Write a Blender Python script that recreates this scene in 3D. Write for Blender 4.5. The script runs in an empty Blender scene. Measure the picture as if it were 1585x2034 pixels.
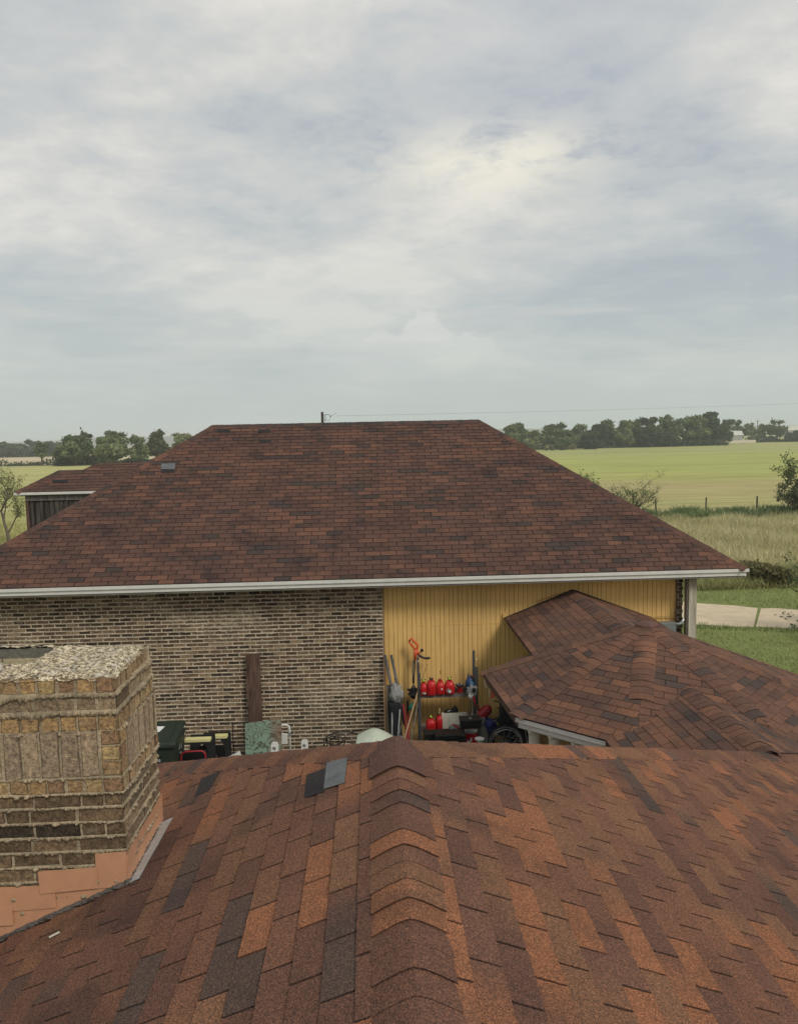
import bpy, bmesh, math, random
import numpy as np
from mathutils import Vector, Matrix
SC = bpy.context.scene
COL = SC.collection
# ------------------------------------------------------------------ camera
H = 5.95; FPX = 1525.0; W0, H0 = 1585.0, 2034.0
YAW, PITCH, ROLL = math.radians(2.0), math.radians(5.45), math.radians(1.22)
cf = Vector((math.sin(YAW)*math.cos(PITCH), math.cos(YAW)*math.cos(PITCH), -math.sin(PITCH)))
cr = cf.cross(Vector((0, 0, 1))).normalized(); cu = cr.cross(cf)
_c, _s = math.cos(ROLL), math.sin(ROLL)
cr, cu = cr*_c - cu*_s, cr*_s + cu*_c
CAM = Vector((0, 0, H))
cd = bpy.data.cameras.new('camera'); co = bpy.data.objects.new('camera', cd); COL.objects.link(co)
co.matrix_world = Matrix(((cr.x, cu.x, -cf.x, 0), (cr.y, cu.y, -cf.y, 0), (cr.z, cu.z, -cf.z, H), (0, 0, 0, 1)))
cd.sensor_fit = 'HORIZONTAL'; cd.sensor_width = 36; cd.lens = 36*FPX/W0; cd.clip_end = 12000; cd.clip_start = .05
SC.camera = co
def proj(p):
    d = Vector(p)-CAM; w = d.dot(cf)
    if w <= .05: return None
    return (W0/2+FPX*d.dot(cr)/w, H0/2-FPX*d.dot(cu)/w)
def at(px, py, Y):                                   # the point of the place seen at that pixel, Y metres ahead
    d = cf+cr*((px-W0/2)/FPX)-cu*((py-H0/2)/FPX); return CAM+d*(Y/d.y)
def onz(px, py, z=0):
    d = cf+cr*((px-W0/2)/FPX)-cu*((py-H0/2)/FPX); return CAM+d*((z-H)/d.z)
# ------------------------------------------------------------------ sky + sun
SUN_EL, SUN_AZ = math.radians(44), math.radians(142)   # azimuth clockwise from +Y
wd = bpy.data.worlds.new('World'); SC.world = wd; wd.use_nodes = True
nt = wd.node_tree; nt.nodes.clear()
def N(t, typ, **k):
    n = t.nodes.new(typ)
    for a, b in k.items():
        if a.startswith('i_'):
            key = a[2:]; key = int(key) if key.isdigit() else key.replace('_', ' ')
            n.inputs[key].default_value = b
        else: setattr(n, a, b)
    return n
def math_(t, op, a, b=None, c=None, clamp=False):
    n = t.nodes.new('ShaderNodeMath'); n.operation = op; n.use_clamp = clamp
    for i, v in enumerate((a, b, c)):
        if v is None: continue
        if isinstance(v, (int, float)): n.inputs[i].default_value = v
        else: t.links.new(v, n.inputs[i])
    return n.outputs[0]
def mixc(t, fac, a, b, blend='MIX'):
    n = t.nodes.new('ShaderNodeMix'); n.data_type = 'RGBA'; n.blend_type = blend
    for i, v in ((0, fac), (6, a), (7, b)):
        if hasattr(v, 'links') or hasattr(v, 'is_linked'): t.links.new(v, n.inputs[i])
        elif isinstance(v, (int, float)): n.inputs[i].default_value = v
        else: n.inputs[i].default_value = (*v, 1)
    return n.outputs[2]
def ramp(t, fac, stops, interp='LINEAR'):
    n = t.nodes.new('ShaderNodeValToRGB'); t.links.new(fac, n.inputs[0]); n.color_ramp.interpolation = interp
    e = n.color_ramp.elements
    while len(e) < len(stops): e.new(.5)
    for x, (p, c) in zip(e, stops):
        x.position = p; x.color = (*c, 1) if len(c) == 3 else c
    return n.outputs[0]
def noise(t, vec, scale, detail=4, rough=.5, dist=0, dims='3D'):
    n = t.nodes.new('ShaderNodeTexNoise'); n.noise_dimensions = dims
    n.inputs['Scale'].default_value = scale; n.inputs['Detail'].default_value = detail
    n.inputs['Roughness'].default_value = rough; n.inputs['Distortion'].default_value = dist
    if vec is not None: t.links.new(vec, n.inputs['Vector'])
    return n.outputs[0]
def smooth(t, x, a, b, lo=0., hi=1.):
    n = t.nodes.new('ShaderNodeMapRange'); n.interpolation_type = 'SMOOTHSTEP'
    n.inputs[1].default_value = a; n.inputs[2].default_value = b; n.inputs[3].default_value = lo; n.inputs[4].default_value = hi
    t.links.new(x, n.inputs[0]); return n.outputs[0]
tc = nt.nodes.new('ShaderNodeTexCoord'); sep = nt.nodes.new('ShaderNodeSeparateXYZ')
nt.links.new(tc.outputs['Generated'], sep.inputs[0])
X, Y, Z = sep.outputs
zz = math_(nt, 'ADD', math_(nt, 'MAXIMUM', Z, 0.), .16)
cmb = nt.nodes.new('ShaderNodeCombineXYZ')
nt.links.new(math_(nt, 'DIVIDE', X, zz), cmb.inputs[0]); nt.links.new(math_(nt, 'DIVIDE', Y, zz), cmb.inputs[1])
mp = N(nt, 'ShaderNodeMapping'); mp.inputs['Scale'].default_value = (1, 1.15, 1); mp.inputs['Location'].default_value = (3.7, 1.3, 0)
mp.inputs['Rotation'].default_value = (0, 0, .5)
nt.links.new(cmb.outputs[0], mp.inputs[0])
n1 = noise(nt, mp.outputs[0], .75, 3, .5, .35)
n2 = noise(nt, mp.outputs[0], 2.0, 8, .6, .25)
n3 = noise(nt, mp.outputs[0], 6.0, 7, .65, .2)
dens = math_(nt, 'ADD', math_(nt, 'MULTIPLY', n1, .58), math_(nt, 'ADD', math_(nt, 'MULTIPLY', n2, .27), math_(nt, 'MULTIPLY', n3, .15)))
cloud = ramp(nt, dens, [(.395, (.33, .37, .42)), (.46, (.41, .44, .462)), (.52, (.50, .51, .505)), (.59, (.65, .63, .59))])
# brighter thin cloud low ahead, where the veiled light comes through
def glow(dx, dy, dz, k):
    v = Vector((dx, dy, dz)).normalized(); dp = nt.nodes.new('ShaderNodeVectorMath'); dp.operation = 'DOT_PRODUCT'
    nt.links.new(tc.outputs['Generated'], dp.inputs[0]); dp.inputs[1].default_value = v
    return math_(nt, 'POWER', math_(nt, 'MAXIMUM', dp.outputs['Value'], 0.), k)
az = math_(nt, 'ARCTAN2', X, Y)
def gau(v, c, w, h=1.):
    q = math_(nt, 'DIVIDE', math_(nt, 'SUBTRACT', v, c), w)
    return math_(nt, 'MULTIPLY', math_(nt, 'EXPONENT', math_(nt, 'MULTIPLY', math_(nt, 'MULTIPLY', q, q), -1.)), h)
g = math_(nt, 'ADD', math_(nt, 'MULTIPLY', gau(az, .17, .115), gau(Z, .325, .034)), math_(nt, 'MULTIPLY', gau(az, .12, .35), gau(Z, .36, .14, .22)))
g = math_(nt, 'MULTIPLY', g, smooth(nt, n3, .22, .58))
cloud = mixc(nt, math_(nt, 'MINIMUM', math_(nt, 'MULTIPLY', g, .95), 1.), cloud, (.76, .72, .61))
# blue gap, upper right
g2 = math_(nt, 'MULTIPLY', glow(.17, .80, .53, 60), smooth(nt, n1, .75, .4))
cloud = mixc(nt, math_(nt, 'MULTIPLY', g2, .75), cloud, (.345, .38, .455))
# towards the horizon an even pale grey-green veil
hz = smooth(nt, Z, .0, .34)
cloud = mixc(nt, math_(nt, 'SUBTRACT', 1., math_(nt, 'POWER', hz, .72)), cloud, (.445, .49, .475))
# a faint cumulus tower standing in the veil
az = math_(nt, 'ARCTAN2', X, Y)
cv = nt.nodes.new('ShaderNodeCombineXYZ'); nt.links.new(math_(nt, 'MULTIPLY', az, 1.), cv.inputs[0]); nt.links.new(Z, cv.inputs[1])
edge = noise(nt, cv.outputs[0], 22, 6, .6)
def bump_(c, w, h):
    q = math_(nt, 'DIVIDE', math_(nt, 'SUBTRACT', az, c), w)
    return math_(nt, 'MULTIPLY', math_(nt, 'EXPONENT', math_(nt, 'MULTIPLY', math_(nt, 'MULTIPLY', q, q), -1.)), h)
top = math_(nt, 'ADD', math_(nt, 'ADD', bump_(.081, .020, .024), bump_(.05, .16, .055)), math_(nt, 'ADD', bump_(.135, .03, .008), .085))
top = math_(nt, 'ADD', top, math_(nt, 'MULTIPLY', math_(nt, 'SUBTRACT', edge, .5), .10))
inside = smooth(nt, math_(nt, 'SUBTRACT', top, Z), -.001, .007)
inside = math_(nt, 'MULTIPLY', math_(nt, 'MULTIPLY', inside, smooth(nt, Z, .06, .145)), gau(az, .07, .19))
cloud = mixc(nt, math_(nt, 'MULTIPLY', inside, .50), cloud, (.60, .605, .575))
# low streaks
st = nt.nodes.new('ShaderNodeCombineXYZ'); nt.links.new(math_(nt, 'MULTIPLY', az, 3.), st.inputs[0]); nt.links.new(math_(nt, 'MULTIPLY', Z, 34.), st.inputs[1])
sn = noise(nt, st.outputs[0], 1.1, 4, .55, .4)
low = math_(nt, 'MULTIPLY', smooth(nt, Z, .05, .10), smooth(nt, Z, .26, .14))
cloud = mixc(nt, math_(nt, 'MULTIPLY', math_(nt, 'MULTIPLY', smooth(nt, sn, .48, .72), low), .55), cloud, (.545, .545, .515))
sky = nt.nodes.new('ShaderNodeTexSky'); sky.sky_type = 'NISHITA'; sky.sun_disc = False
sky.sun_elevation = SUN_EL; sky.sun_rotation = SUN_AZ; sky.air_density = 1.2; sky.dust_density = 3
b1 = N(nt, 'ShaderNodeBackground', i_Strength=.05); nt.links.new(sky.outputs[0], b1.inputs[0])
b2 = N(nt, 'ShaderNodeBackground', i_Strength=1.0); nt.links.new(cloud, b2.inputs[0])
ms = N(nt, 'ShaderNodeMixShader', i_0=.93); nt.links.new(b1.outputs[0], ms.inputs[1]); nt.links.new(b2.outputs[0], ms.inputs[2])
wo = nt.nodes.new('ShaderNodeOutputWorld'); nt.links.new(ms.outputs[0], wo.inputs[0])
sd = bpy.data.lights.new('sun', 'SUN'); sd.energy = 1.5; sd.angle = math.radians(16); sd.color = (1, .95, .87)
so = bpy.data.objects.new('sun', sd); COL.objects.link(so)
sdir = Vector((math.sin(SUN_AZ)*math.cos(SUN_EL), math.cos(SUN_AZ)*math.cos(SUN_EL), math.sin(SUN_EL)))
so.rotation_euler = sdir.to_track_quat('Z', 'Y').to_euler()
SC.view_settings.view_transform = 'Standard'; SC.view_settings.look = 'None'; SC.view_settings.exposure = 0.33; SC.view_settings.gamma = 1
SC.view_settings.use_curve_mapping = False
SC.render.engine = 'CYCLES'
SC.cycles.volume_bounces = 1; SC.cycles.max_bounces = 6; SC.cycles.transparent_max_bounces = 8

# ------------------------------------------------------------------ materials
def new_mat(name):
    m = bpy.data.materials.new(name); m.use_nodes = True; t = m.node_tree
    return m, t, t.nodes['Principled BSDF']
def pos(t): return t.nodes.new('ShaderNodeNewGeometry').outputs['Position']
def addbump(t, b, h, strength=.5, dist=.01):
    n = t.nodes.new('ShaderNodeBump'); n.inputs['Strength'].default_value = strength; n.inputs['Distance'].default_value = dist
    t.links.new(h, n.inputs['Height']); t.links.new(n.outputs[0], b.inputs['Normal'])
def plain(name, c, rough=.7, var=.25, scale=12, metal=0, bump=0, tint=False):
    """colour (or the tint attribute) varied by two noises"""
    m, t, b = new_mat(name); p = pos(t)
    a = noise(t, p, scale, 5, .6); a2 = noise(t, p, scale*.17, 3, .5)
    f = math_(t, 'ADD', math_(t, 'MULTIPLY', a, .6), math_(t, 'MULTIPLY', a2, .4))
    g = ramp(t, f, [(.3, (1-var,)*3), (.7, (1+var,)*3)])
    if tint:
        at_ = t.nodes.new('ShaderNodeAttribute'); at_.attribute_name = 'tint'; base = at_.outputs['Color']
    else: base = c
    t.links.new(mixc(t, 1., base, g, 'MULTIPLY'), b.inputs['Base Color'])
    b.inputs['Roughness'].default_value = rough; b.inputs['Metallic'].default_value = metal
    b.inputs['Specular IOR Level'].default_value = .35
    if bump: addbump(t, b, a, bump, .01)
    return m
def wood_mat(name, c1, c2, axis='Z', scale=6, rough=.8):
    m, t, b = new_mat(name); tcn = t.nodes.new('ShaderNodeTexCoord'); mpn = N(t, 'ShaderNodeMapping')
    s = {'Z': (1, 1, .07), 'X': (.07, 1, 1), 'Y': (1, .07, 1)}[axis]
    mpn.inputs['Scale'].default_value = s; t.links.new(tcn.outputs['Object'], mpn.inputs[0])
    a = noise(t, mpn.outputs[0], scale*6, 6, .65, .8); d = noise(t, mpn.outputs[0], scale*1.5, 3, .5, 1.5)
    f = math_(t, 'ADD', math_(t, 'MULTIPLY', a, .55), math_(t, 'MULTIPLY', d, .45))
    t.links.new(ramp(t, f, [(.36, c1), (.64, c2)]), b.inputs['Base Color']); b.inputs['Roughness'].default_value = rough
    addbump(t, b, a, .5, .004); b.inputs['Specular IOR Level'].default_value = .25
    return m
def shingle_mat():
    m, t, b = new_mat('asphalt_shingle'); p = pos(t)
    at_ = t.nodes.new('ShaderNodeAttribute'); at_.attribute_name = 'tint'
    v = t.nodes.new('ShaderNodeTexVoronoi'); v.inputs['Scale'].default_value = 260; t.links.new(p, v.inputs['Vector'])
    sv = t.nodes.new('ShaderNodeSeparateColor'); t.links.new(v.outputs['Color'], sv.inputs[0])
    n2_ = noise(t, p, 120, 3, .7)
    f = math_(t, 'ADD', math_(t, 'MULTIPLY', sv.outputs[0], .6), math_(t, 'MULTIPLY', n2_, .4))
    g = ramp(t, f, [(.12, (.24, .26, .30)), (.42, (.78, .78, .80)), (.7, (1.22, 1.17, 1.12)), (.9, (2.5, 2.25, 2.0))])
    c = mixc(t, 1., at_.outputs['Color'], g, 'MULTIPLY')
    w = noise(t, p, 1.3, 4, .6); w2 = noise(t, p, .22, 3, .5)
    c = mixc(t, 1., c, ramp(t, w, [(.3, (.87, .88, .9)), (.7, (1.14, 1.12, 1.1))]), 'MULTIPLY')
    c = mixc(t, 1., c, ramp(t, w2, [(.35, (.93, .95, .98)), (.65, (1.08, 1.05, 1.02))]), 'MULTIPLY')
    w3 = noise(t, p, 2.1, 3, .45, .5)
    c = mixc(t, 1., c, ramp(t, w3, [(.56, (1, 1, 1)), (.68, (.70, .74, .80))]), 'MULTIPLY')
    t.links.new(c, b.inputs['Base Color']); b.inputs['Roughness'].default_value = .92; b.inputs['Specular IOR Level'].default_value = .3
    addbump(t, b, math_(t, 'ADD', v.outputs['Distance'], math_(t, 'MULTIPLY', n2_, .5)), .55, .004)
    return m
M = {}
M['shingle'] = shingle_mat()
M['deck'] = plain('roofing_felt', (.018, .015, .014), .95)
M['white'] = plain('weathered_white_paint', (.62, .61, .56), .6, .10, 9)
M['cream'] = plain('peeling_cream_paint', (.55, .51, .42), .7, .12, 9)
M['soffit'] = plain('soffit_paint', (.45, .43, .38), .8)
def siding_mat():
    m, t, b = new_mat('mustard_siding'); p = pos(t)
    mpn = N(t, 'ShaderNodeMapping'); mpn.inputs['Scale'].default_value = (1, 1, .05); t.links.new(p, mpn.inputs[0])
    a = noise(t, mpn.outputs[0], 40, 5, .6); d = noise(t, p, .9, 4, .6)
    sp_ = t.nodes.new('ShaderNodeSeparateXYZ'); t.links.new(p, sp_.inputs[0])
    c = ramp(t, a, [(.3, (.64, .40, .135)), (.7, (.78, .51, .19))])
    c = mixc(t, 1., c, ramp(t, d, [(.3, (.86, .85, .84)), (.7, (1.1, 1.1, 1.08))]), 'MULTIPLY')
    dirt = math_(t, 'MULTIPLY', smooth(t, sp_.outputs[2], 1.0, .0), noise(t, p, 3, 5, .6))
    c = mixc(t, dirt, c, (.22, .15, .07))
    t.links.new(c, b.inputs['Base Color']); b.inputs['Roughness'].default_value = .65; b.inputs['Specular IOR Level'].default_value = .3
    addbump(t, b, a, .3, .003); return m
M['siding'] = siding_mat()
def brick_mat(name, sc):
    m, t, b = new_mat(name); p = pos(t)
    at_ = t.nodes.new('ShaderNodeAttribute'); at_.attribute_name = 'tint'
    a = noise(t, p, sc, 7, .72, .15); d = noise(t, p, sc*.22, 4, .6, .5); e = noise(t, p, sc*3.5, 3, .7)
    c = mixc(t, 1., at_.outputs['Color'], ramp(t, a, [(.32, (.38, .36, .34)), (.5, (1.0, .99, .97)), (.68, (1.85, 1.78, 1.62))]), 'MULTIPLY')
    c = mixc(t, smooth(t, d, .58, .72, 0, .5), c, (.34, .27, .18))
    c = mixc(t, smooth(t, e, .58, .70, 0, .6), c, (.46, .39, .28)); c = mixc(t, smooth(t, e, .42, .32, 0, .7), c, (.05, .04, .03))
    t.links.new(c, b.inputs['Base Color']); b.inputs['Roughness'].default_value = .93; b.inputs['Specular IOR Level'].default_value = .2
    addbump(t, b, math_(t, 'ADD', a, math_(t, 'MULTIPLY', e, .5)), 1., .012); return m
M['brick'] = brick_mat('rustic_brick', 34); M['chimney_brick'] = brick_mat('chimney_brick', 44)
def mortar_mat(name, c1, c2, sc):
    m, t, b = new_mat(name); p = pos(t)
    a = noise(t, p, sc, 7, .72); d = noise(t, p, sc*.1, 4, .6)
    c = ramp(t, a, [(.3, c1), (.68, c2)])
    c = mixc(t, 1., c, ramp(t, d, [(.35, (.72, .72, .72)), (.65, (1.12, 1.1, 1.08))]), 'MULTIPLY')
    t.links.new(c, b.inputs['Base Color']); b.inputs['Roughness'].default_value = .95; b.inputs['Specular IOR Level'].default_value = .15
    addbump(t, b, a, 1., .02); return m
M['mortar'] = mortar_mat('sandy_mortar', (.37, .31, .22), (.70, .60, .45), 55)
M['chimney_mortar'] = mortar_mat('chimney_mortar', (.30, .235, .15), (.66, .54, .37), 60)
def crown_mat():
    m, t, b = new_mat('lichened_crown'); p = pos(t)
    a = noise(t, p, 42, 8, .8); v = noise(t, p, 9, 5, .6, 1.5); d = noise(t, p, 75, 4, .7)
    c = ramp(t, a, [(.43, (.09, .07, .045)), (.50, (.44, .35, .22)), (.57, (.80, .69, .49))])
    c = mixc(t, smooth(t, v, .54, .64, 0, .55), c, (.56, .52, .48))
    c = mixc(t, smooth(t, d, .55, .62, 0, .85), c, (.055, .045, .03))
    t.links.new(c, b.inputs['Base Color']); b.inputs['Roughness'].default_value = .97
    addbump(t, b, math_(t, 'ADD', a, d), .7, .010); return m
M['crown'] = crown_mat()
M['copper'] = plain('salmon_painted_flashing', (.52, .27, .155), .55, .10, 14, bump=.08)
M['galv'] = plain('galvanised_metal', (.44, .45, .44), .45, .35, 40, metal=.3)
M['slate'] = plain('exposed_felt_patch', (.115, .122, .124), .6, .5, 70, bump=.3)
M['tar'] = plain('old_sealant', (.10, .085, .075), .9, .6, 60, bump=1)
def solid(name, c, rough=.5, metal=0, var=.12): 
    M[name] = plain(name, c, rough, var, 25, metal); return M[name]
for nm, c, r, me in [('black_plastic', (.014, .014, .015), .5, 0), ('bin_green', (.022, .032, .022), .5, 0), ('yellow_plastic', (.66, .60, .28), .5, 0),
        ('red_plastic', (.45, .012, .014), .38, 0), ('dark_red_plastic', (.24, .01, .012), .4, 0), ('grey_metal', (.10, .105, .11), .5, .4),
        ('orange_plastic', (.60, .09, .03), .4, 0), ('white_plastic', (.68, .68, .64), .5, 0), ('grey_cloth', (.26, .26, .245), .9, 0),
        ('dark_cloth', (.012, .013, .016), .95, 0), ('blue_plastic', (.02, .05, .13), .4, 0), ('pale_blue', (.12, .25, .42), .5, 0),
        ('pale_green', (.46, .50, .40), .6, 0), ('lime', (.45, .62, .06), .4, 0), ('red_metal', (.33, .02, .03), .5, 0), ('teal', (.03, .20, .12), .6, 0),
        ('tan_wood', (.36, .24, .14), .7, 0), ('dark_wire', (.02, .02, .02), .5, .3), ('cream_plastic', (.60, .58, .48), .5, 0),
        ('meter_grey', (.20, .22, .22), .5, .2), ('rubber', (.03, .03, .03), .8, 0), ('silver', (.45, .46, .47), .35, .6), ('bluecloth', (.03, .035, .15), .8, 0),
        ('offwhite_paper', (.62, .62, .58), .7, 0), ('dust_grey', (.17, .165, .15), .8, 0)]:
    solid(nm, c, r, me)
M['grey_wood'] = wood_mat('weathered_grey_wood', (.07, .062, .055), (.21, .19, .165))
M['shelf_wood'] = wood_mat('shelf_wood', (.09, .075, .065), (.25, .22, .19), 'X')
M['brown_wood'] = wood_mat('dark_brown_wood', (.035, .018, .012), (.155, .095, .070))
M['dark_board'] = wood_mat('blackened_board', (.018, .014, .012), (.11, .095, .082), 'Z', 4)
M['post_wood'] = wood_mat('peeling_post', (.16, .13, .08), (.56, .52, .43), 'Z', 3)
import mathutils
# ------------------------------------------------------------------ object helpers
def tag(o, label=None, cat=None, group=None, kind=None):
    if label: o['label'] = label
    if cat: o['category'] = cat
    if group: o['group'] = group
    if kind: o['kind'] = kind
    return o
def empty(name, loc=(0, 0, 0), rz=0, label=None, cat=None, group=None):
    o = bpy.data.objects.new(name, None); COL.objects.link(o); o.location = loc; o.rotation_euler = (0, 0, rz); o.empty_display_size = .1
    return tag(o, label, cat, group)
def mesh_obj(name, verts, faces, m, parent=None, cols=None, smooth_=False, world=True, kind=None):
    """cols: one colour per face, or per face a list with one colour per corner"""
    me = bpy.data.meshes.new(name); me.from_pydata([tuple(v) for v in verts], [], faces)
    if cols is not None:
        ca = me.color_attributes.new('tint', 'FLOAT_COLOR', 'CORNER'); a = np.ones((len(me.loops), 4), dtype=np.float32); k = 0
        for f, c in zip(faces, cols):
            n = len(f)
            if isinstance(c[0], (tuple, list)): a[k:k+n, :3] = c
            else: a[k:k+n, :3] = c
            k += n
        ca.data.foreach_set('color', a.ravel())
    if smooth_: me.polygons.foreach_set('use_smooth', [True]*len(me.polygons))
    if m is not None: me.materials.append(m)
    o = bpy.data.objects.new(name, me); COL.objects.link(o)
    if parent is not None: o.parent = parent
    if kind: o['kind'] = kind
    return o
class MB:
    """collects simple solids, then links them as ONE mesh object"""
    def __init__(s): s.v = []; s.f = []
    def add(s, vs, fs):
        k = len(s.v); s.v += [Vector(v) for v in vs]; s.f += [tuple(i+k for i in f) for f in fs]; return s
    def box(s, c, d, rot=None, taper=1., bev=0):
        hx, hy, hz = d[0]/2, d[1]/2, d[2]/2
        vs = []
        for z, tp in ((-hz, 1), (hz, taper)):
            for x, y in ((-1, -1), (1, -1), (1, 1), (-1, 1)): vs.append(Vector((x*hx*tp, y*hy*tp, z)))
        if rot is not None: vs = [rot @ v for v in vs]
        return s.add([v+Vector(c) for v in vs], [(0, 3, 2, 1), (4, 5, 6, 7), (0, 1, 5, 4), (1, 2, 6, 5), (2, 3, 7, 6), (3, 0, 4, 7)])
    def tube(s, pts, r, n=8, closed=False):
        pts = [Vector(p) for p in pts]; rs = r if isinstance(r, (list, tuple)) else [r]*len(pts); k0 = len(s.v); up = None
        m = len(pts)
        for i, p in enumerate(pts):
            a = pts[i-1] if (i > 0 or closed) else pts[i]; b = pts[(i+1) % m] if (i < m-1 or closed) else pts[i]
            d = (b-a).normalized()
            if up is None: up = d.orthogonal().normalized()
            else:
                up = (up-d*up.dot(d))
                up = up.normalized() if up.length > 1e-6 else d.orthogonal().normalized()
            w = d.cross(up)
            for j in range(n):
                t = 2*math.pi*j/n; s.v.append(p+(up*math.cos(t)+w*math.sin(t))*rs[i])
        for i in range(m-1 if not closed else m):
            for j in range(n):
                a = k0+i*n+j; b = k0+i*n+(j+1) % n; c = k0+((i+1) % m)*n+(j+1) % n; d = k0+((i+1) % m)*n+j; s.f.append((a, b, c, d))
        if not closed:
            s.f.append(tuple(k0+j for j in reversed(range(n)))); s.f.append(tuple(k0+(m-1)*n+j for j in range(n)))
        return s
    def lathe(s, prof, c=(0, 0, 0), n=20, rot=None, sx=1, sy=1):
        k0 = len(s.v)
        for r, z in prof:
            for j in range(n):
                t = 2*math.pi*j/n; v = Vector((r*math.cos(t)*sx, r*math.sin(t)*sy, z))
                if rot is not None: v = rot @ v
                s.v.append(v+Vector(c))
        for i in range(len(prof)-1):
            for j in range(n): s.f.append((k0+i*n+j, k0+i*n+(j+1) % n, k0+(i+1)*n+(j+1) % n, k0+(i+1)*n+j))
        s.f.append(tuple(k0+j for j in reversed(range(n)))); s.f.append(tuple(k0+(len(prof)-1)*n+j for j in range(n)))
        return s
    def prism(s, outline, d, o=(0, 0, 0), rot=None):
        """outline in XZ, thickness d along Y"""
        n = len(outline); vs = [Vector((x, -d/2, z)) for x, z in outline]+[Vector((x, d/2, z)) for x, z in outline]
        if rot is not None: vs = [rot @ v for v in vs]
        return s.add([v+Vector(o) for v in vs], [tuple(range(n)), tuple(range(2*n-1, n-1, -1))]+[(i, i+n, (i+1) % n+n, (i+1) % n) for i in range(n)])
    def build(s, name, m, parent=None, bevel=0, smooth_=False, kind=None, sub=0):
        o = mesh_obj(name, s.v, s.f, m, parent, smooth_=smooth_, kind=kind)
        bm = bmesh.new(); bm.from_mesh(o.data); bmesh.ops.recalc_face_normals(bm, faces=bm.faces)
        if bevel: bmesh.ops.bevel(bm, geom=bm.edges[:], offset=bevel, segments=2, profile=.5, affect='EDGES', clamp_overlap=True)
        if sub: bmesh.ops.subdivide_edges(bm, edges=bm.edges[:], cuts=sub, use_grid_fill=True, smooth=.6)
        bm.to_mesh(o.data); bm.free()
        if smooth_: o.data.polygons.foreach_set('use_smooth', [True]*len(o.data.polygons))
        return o
def RX(a): return Matrix.Rotation(a, 3, 'X')
def RY(a): return Matrix.Rotation(a, 3, 'Y')
def RZ(a): return Matrix.Rotation(a, 3, 'Z')
def clip2(poly, cl):
    """convex clip (both counter-clockwise)"""
    out = poly
    for i in range(len(cl)):
        a, b = cl[i], cl[(i+1) % len(cl)]; inp = out; out = []
        if not inp: return []
        ex, ey = b[0]-a[0], b[1]-a[1]
        def side(p): return ex*(p[1]-a[1])-ey*(p[0]-a[0])
        for j in range(len(inp)):
            p, q = inp[j-1], inp[j]; sp_, sq = side(p), side(q)
            if sq >= 0:
                if sp_ < 0:
                    t = sp_/(sp_-sq); out.append((p[0]+t*(q[0]-p[0]), p[1]+t*(q[1]-p[1])))
                out.append(q)
            elif sp_ >= 0:
                t = sp_/(sp_-sq); out.append((p[0]+t*(q[0]-p[0]), p[1]+t*(q[1]-p[1])))
    return out
def area2(p): return .5*sum(p[i-1][0]*p[i][1]-p[i][0]*p[i-1][1] for i in range(len(p)))
def ccw(p): return p if area2(p) > 0 else p[::-1]
def px_area(pts):
    q = [proj(p) for p in pts]
    if any(x is None for x in q): return 0
    cx = sum(x[0] for x in q)/len(q); cy = sum(x[1] for x in q)/len(q)
    if not (-10 < cx < W0+10 and -10 < cy < H0+10): return 0
    return -area2(q)          # positive when the face looks at the camera
# ------------------------------------------------------------------ shingles
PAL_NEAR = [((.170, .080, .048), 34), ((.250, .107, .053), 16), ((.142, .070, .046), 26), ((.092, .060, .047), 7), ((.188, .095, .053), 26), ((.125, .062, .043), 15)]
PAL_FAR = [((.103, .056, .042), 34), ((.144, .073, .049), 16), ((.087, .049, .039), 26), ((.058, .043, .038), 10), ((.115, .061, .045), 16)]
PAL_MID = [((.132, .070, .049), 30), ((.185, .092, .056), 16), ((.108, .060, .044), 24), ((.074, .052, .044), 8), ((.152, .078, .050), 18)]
def pick(rng, pal):
    t = rng.random()*sum(w for _, w in pal)
    for c, w in pal:
        t -= w
        if t <= 0: break
    k = rng.uniform(.92, 1.08); return tuple(x*k for x in c)
def lerp(a, b, t): return tuple(x+(y-x)*t for x, y in zip(a, b))
def frame(pts):
    """face given as eave-left, eave-right, ... (counter-clockwise from above): origin, along-eave, up-slope, normal"""
    P0 = Vector(pts[0]); U = (Vector(pts[1])-P0).normalized(); Nn = U.cross(Vector(pts[2])-P0).normalized()
    if Nn.z < 0: Nn = -Nn
    V = Nn.cross(U).normalized(); return P0, U, V, Nn
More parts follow.
